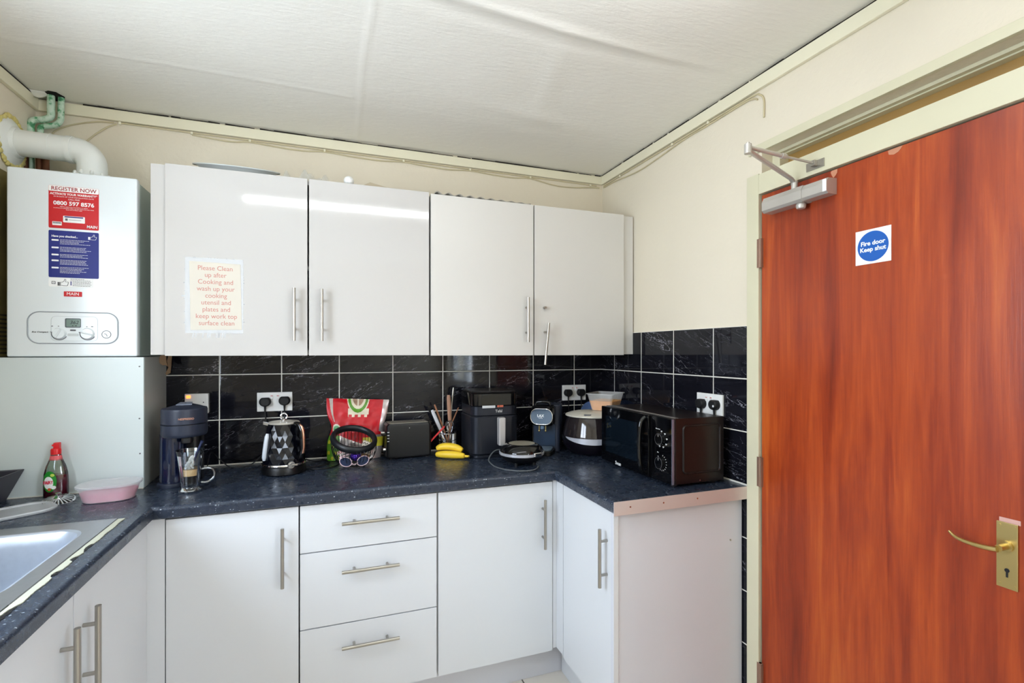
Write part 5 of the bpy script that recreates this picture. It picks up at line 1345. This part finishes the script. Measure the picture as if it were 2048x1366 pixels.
g = G().tube([(-.036, -.050, .238), (-.030, -.052, .252), (0, -.054, .256), (.030, -.052, .252), (.036, -.050, .238)], .007, n=10, smooth=4); obj('lift_lever', g, M['blkgloss'], t)
# ---- multicooker, tub and plate
t = thing('multicooker', 'dark glossy multicooker with cream lid behind the microwave', 'cooker', (1.238, 2.205, WT))
cr = 1.14
g = G().lathe([(0, 0), (.085*cr, 0), (.103*cr, .008), (.124*cr, .040), (.129*cr, .062), (.130*cr, .070), (0, .070)], n=64); obj('lower_body', g, mat('cooker_base', (16, 12, 20), .28), t)
g = G().lathe([(.1285*cr, .068), (.1315*cr, .072), (.1318*cr, .080), (.128*cr, .088), (0, .088)], n=64); obj('body_collar', g, M['blk'], t)
g = G()
for_a = [math.radians(184+q*120/30) for q in range(31)]; rc_ = .1330*cr
A1 = [(rc_*math.cos(a), rc_*math.sin(a), .088) for a in for_a]
A2 = [(rc_*math.cos(a), rc_*math.sin(a), .088-.028*math.sin(PI*q/30)**.7) for q, a in enumerate(for_a)]
vs1 = [g.b.verts.new(p) for p in A1]; vs2 = [g.b.verts.new(p) for p in A2]; vi1 = [g.b.verts.new((p[0]*.97, p[1]*.97, p[2])) for p in A1]; vi2 = [g.b.verts.new((p[0]*.97, p[1]*.97, p[2])) for p in A2]
for i in range(30):
    for f_ in ((vs1[i], vs1[i+1], vs2[i+1], vs2[i]), (vi1[i], vi2[i], vi2[i+1], vi1[i+1]), (vs1[i], vi1[i], vi1[i+1], vs1[i+1]), (vs2[i], vs2[i+1], vi2[i+1], vi2[i])): g.b.faces.new(f_)
bmesh.ops.remove_doubles(g.b, verts=g.b.verts[:], dist=1e-6)
obj('silver_band', g, mat('band_pale_silver', (196, 198, 208), .3, .3), t)
g = G().lathe([(0, .088), (.1270*cr, .088), (.1265*cr, .098), (.117*cr, .150), (.106*cr, .184), (0, .184)], n=64); obj('upper_body', g, mat('smoky_gloss', (44, 38, 40), .07, .3, coat=.8), t)
g = G().lathe([(0, .184), (.1135*cr, .184), (.1155*cr, .187), (.1145*cr, .191), (.100*cr, .198), (.070*cr, .205), (.050*cr, .207), (0, .207)], n=64); ld = obj('lid', g, mat('cream_lid', (206, 200, 186), .35, var=.03), t, label='cream domed lid')
g = G().rbox(-.036, .0, -.118, -.094, .194, .2005, .008, .002); g.b.transform(Matrix.Rotation(math.radians(-30), 4, 'Z')); obj('lid_catch', g, mat('catch_grey', (86, 86, 92), .35), ld)
def onc(a, z):
    r = (.1272-(z-.088)*.205*1.0)*cr; a = math.radians(a); return Vector((r*math.cos(a), r*math.sin(a), z)), a
for a, z, w_, h_ in ((214, .160, .014, .004), (220, .138, .010, .003), (226, .108, .026, .012), (247, .150, .006, .006), (244, .138, .006, .004), (240, .126, .006, .005)):
    p, aa = onc(a, z); g = G().box(-w_/2, w_/2, -.0008, .0004, -h_/2, h_/2)
    if w_ > .02: g = G().tube([(-.012, -.0006, .005), (-.004, -.0006, .005), (-.004, -.0006, -.005), (.004, -.0006, -.005), (.004, -.0006, .001), (.012, -.0006, .001)], .0010, n=4)
    obj('panel_mark', g, M['w'], t, smooth=0, loc=p*1.0, rot=(math.radians(-12), 0, aa+PI/2))
t2 = thing('food_tub', 'square clear tub of orange-yellow food on top of the cooker lid', 'food tub', (1.322, 2.212, WT+.2075), rz=math.radians(38))
tub(t2, .168, .140, .086, .016, .74, .001, frost('thin_clear_tub', (.82, .84, .85, 1), .30), mat('orange_food', (240, 158, 44), .6, var=.3, vscale=30, bump=.3, bscale=60), .62, lid=False, lip=.006)
t3 = thing('blue_plate', 'blue translucent plate leaning behind the cooker lid', 'plate', (1.365, 2.440, 1.050), rot=(math.radians(78), 0, math.radians(8)))
g = G().lathe([(0, 0), (.045, 0), (.062, .005), (.085, .014), (.086, .0165), (.083, .0165), (.060, .008), (0, .003)], n=48); obj('plate_disc', g, mat('cornflower_plastic', (110, 140, 196), .25), t3)
# ---- microwave
t = thing('microwave', 'black microwave with two dials, facing left on the short worktop', 'microwave', (1.31, 1.7725, WT))
mx0, mx1, my0, my1, mz0, mz1 = 1.187, 1.428, 1.515, 2.006, .920, 1.166
case = mat('microwave_dark_case', (20, 12, 12), .3, 0, var=.05)
obj('case', G().box(mx0+.014, mx1, my0, my1, mz0, mz1, .003), case, t, world=True)
obj('front_frame', G().box(mx0, mx0+.0135, my0+.001, my1-.001, mz0, mz1-.001, .002), M['blkgloss'], t, world=True)
obj('side_trim', G().box(mx0-.0008, mx0+.010, my0+.0005, my0+.0035, mz0+.001, mz1-.002, .0008), mat('trim_lilac_grey', (120, 120, 138), .25, .4), t, world=True)
sy = my0+.132
dw = obj('door', G().box(mx0-.010, mx0-.0002, sy, my1-.001, mz0+.001, mz1-.001, .0025), M['blkgloss'], t, world=True)
obj('door_window', G().box(mx0-.0108, mx0-.0098, sy+.075, my1-.040, mz0+.045, mz1-.040, .0003), mat('microwave_window', (14, 22, 30), .05, coat=.6), dw, world=True)
text('lettering', 'Swan', .021, M['w'], dw, tuple(onX(1236, 927, mx0-.0112)-Vector(t.location)), (PI/2, 0, -PI/2), bold=.0004)
g = G().tube([(mx0-.010, sy+.020, mz1-.012), (mx0-.030, sy+.022, mz1-.035), (mx0-.036, sy+.024, (mz0+mz1)/2), (mx0-.030, sy+.022, mz0+.035), (mx0-.010, sy+.020, mz0+.012)], .0075, n=12, smooth=6, flat=1.2); obj('door_handle', g, M['blkgloss'], dw, world=True)
for zc, kind in ((mz0+.162, 0), (mz0+.072, 1)):
    yc = my0+.062
    g = G().cyl((mx0-.0002, yc, zc), (mx0-.016, yc, zc), .023, .021, n=40); kn = obj('dial_knob', g, M['blkgloss'], t, world=True)
    obj('knob_rim', G().tube([(mx0-.0155, yc+.0212*math.cos(q*PI/16), zc+.0212*math.sin(q*PI/16)) for q in range(32)], 0.0007, n=5, closed=True), M['grey'], kn, world=True)
    obj('knob_line', G().box(mx0-.0168, mx0-.0155, yc-.0006, yc+.0006, zc+.010, zc+.019), M['sil'], kn, world=True)
    g = G()
    if kind:
        for q in range(16):
            a = math.radians(75-q*20); g.tube([(mx0-.0006, yc-.027*math.cos(a), zc+.027*math.sin(a)), (mx0-.0006, yc-.0315*math.cos(a), zc+.0315*math.sin(a))], .0008, n=4)
    else:
        for q in range(6):
            a = math.radians(90-q*40); y_, z_ = yc-.032*math.cos(a), zc+.030*math.sin(a); g.box(mx0-.001, mx0-.0002, y_-.004, y_+.004, z_-.0014, z_+.0014)
            g.box(mx0-.001, mx0-.0002, y_-.001, y_+.003, z_-.004, z_-.003)
    obj('dial_marks', g, M['w'], t, world=True, smooth=0)
    text('lettering', ('Microwave', 'Min')[kind], .0062, M['w'], t, tuple(Vector((mx0-.0006, yc+.022, zc+.036))-Vector(t.location)), (PI/2, 0, -PI/2))
g = G().tube([(x, my0-.0002, z) for x, z in rrect(mx0+.050, mx1-.020, mz0+.040, mz1-.028, .014, 6)], .0042, n=8, closed=True); obj('side_emboss', g, case, t, world=True)
g = G()
for i in range(2): g.box(mx0+.020+.012*i, mx0+.024+.012*i, my0+.01, my1-.01, mz1-.0004, mz1+.0008)
obj('top_ridges', g, mat('ridge_grey', (140, 136, 130), .3, .2), t, world=True, smooth=0)
obj('case_screw', G().cyl((mx0+.125, my0, mz0+.010), (mx0+.125, my0-.0022, mz0+.010), .0035, n=10), M['chrome'], t, world=True)
for x in (mx0+.03, mx1-.03):
    for y in (my0+.03, my1-.03): obj('foot', G().cyl((x, y, WT+.0005), (x, y, mz0), .012, n=14), M['blkrub'], t, world=True)
WORLD, EXPO = 13.0, 0.59
# ================================================================== LIGHT, SKY, CAMERA
def area(name, loc, rot, sx, sy, power, col, portal=False):
    l = bpy.data.lights.new(name, 'AREA'); l.shape = 'RECTANGLE'; l.size = sx; l.size_y = sy; l.energy = power; l.color = col
    o = bpy.data.objects.new(name, l); C.objects.link(o); o.location = loc; o.rotation_euler = rot
    if portal: l.cycles.is_portal = True
    return o
area('window_portal', (XL-.06, (WY0+WY1)/2, (WZ0+WZ1)/2), (0, -PI/2, 0), WZ1-WZ0, WY1-WY0, 1, (1, 1, 1), True)
area('window_portal', (XW+.05, (VY0+VY1)/2, (VZ0+VZ1)/2), (0, PI/2, 0), VZ1-VZ0, VY1-VY0, 1, (1, 1, 1), True)  # portal of the added window, not a known source
w = bpy.data.worlds.new('sky'); bpy.context.scene.world = w; w.use_nodes = True
wn = NT(w.node_tree); bg = w.node_tree.nodes['Background']
tcn = w.node_tree.nodes.new('ShaderNodeTexCoord')
zz = wn.sep(tcn.outputs['Generated'])[2]
col = wn.ramp(wn.m('ADD', wn.m('MULTIPLY', zz, .5), .5), [(.0, (.56, .64, .72, 1)), (.47, (.66, .76, .86, 1)), (.52, (.80, .89, 1., 1)), (1., (.56, .74, 1., 1))])
w.node_tree.links.new(col, bg.inputs['Color']); bg.inputs['Strength'].default_value = WORLD
cam = bpy.data.cameras.new('camera'); co = bpy.data.objects.new('camera', cam); C.objects.link(co)
co.location = (0, 0, CAMZ); co.rotation_euler = (PI/2, 0, -TH)
cam.sensor_width = 36; cam.sensor_fit = 'HORIZONTAL'; cam.lens = F/2048*36; cam.shift_y = (HY-683)/2048; cam.clip_start = .02
sc = bpy.context.scene; sc.camera = co
sc.view_settings.view_transform = 'Standard'; sc.view_settings.look = 'None'; sc.view_settings.gamma = 1
sc.view_settings.exposure = EXPO
sc.cycles.max_bounces = 12; sc.cycles.diffuse_bounces = 6; sc.cycles.glossy_bounces = 5; sc.cycles.transmission_bounces = 10; sc.cycles.transparent_max_bounces = 12
sc.cycles.use_denoising = True; sc.cycles.sample_clamp_indirect = 6; sc.cycles.caustics_refractive = False; sc.cycles.caustics_reflective = False
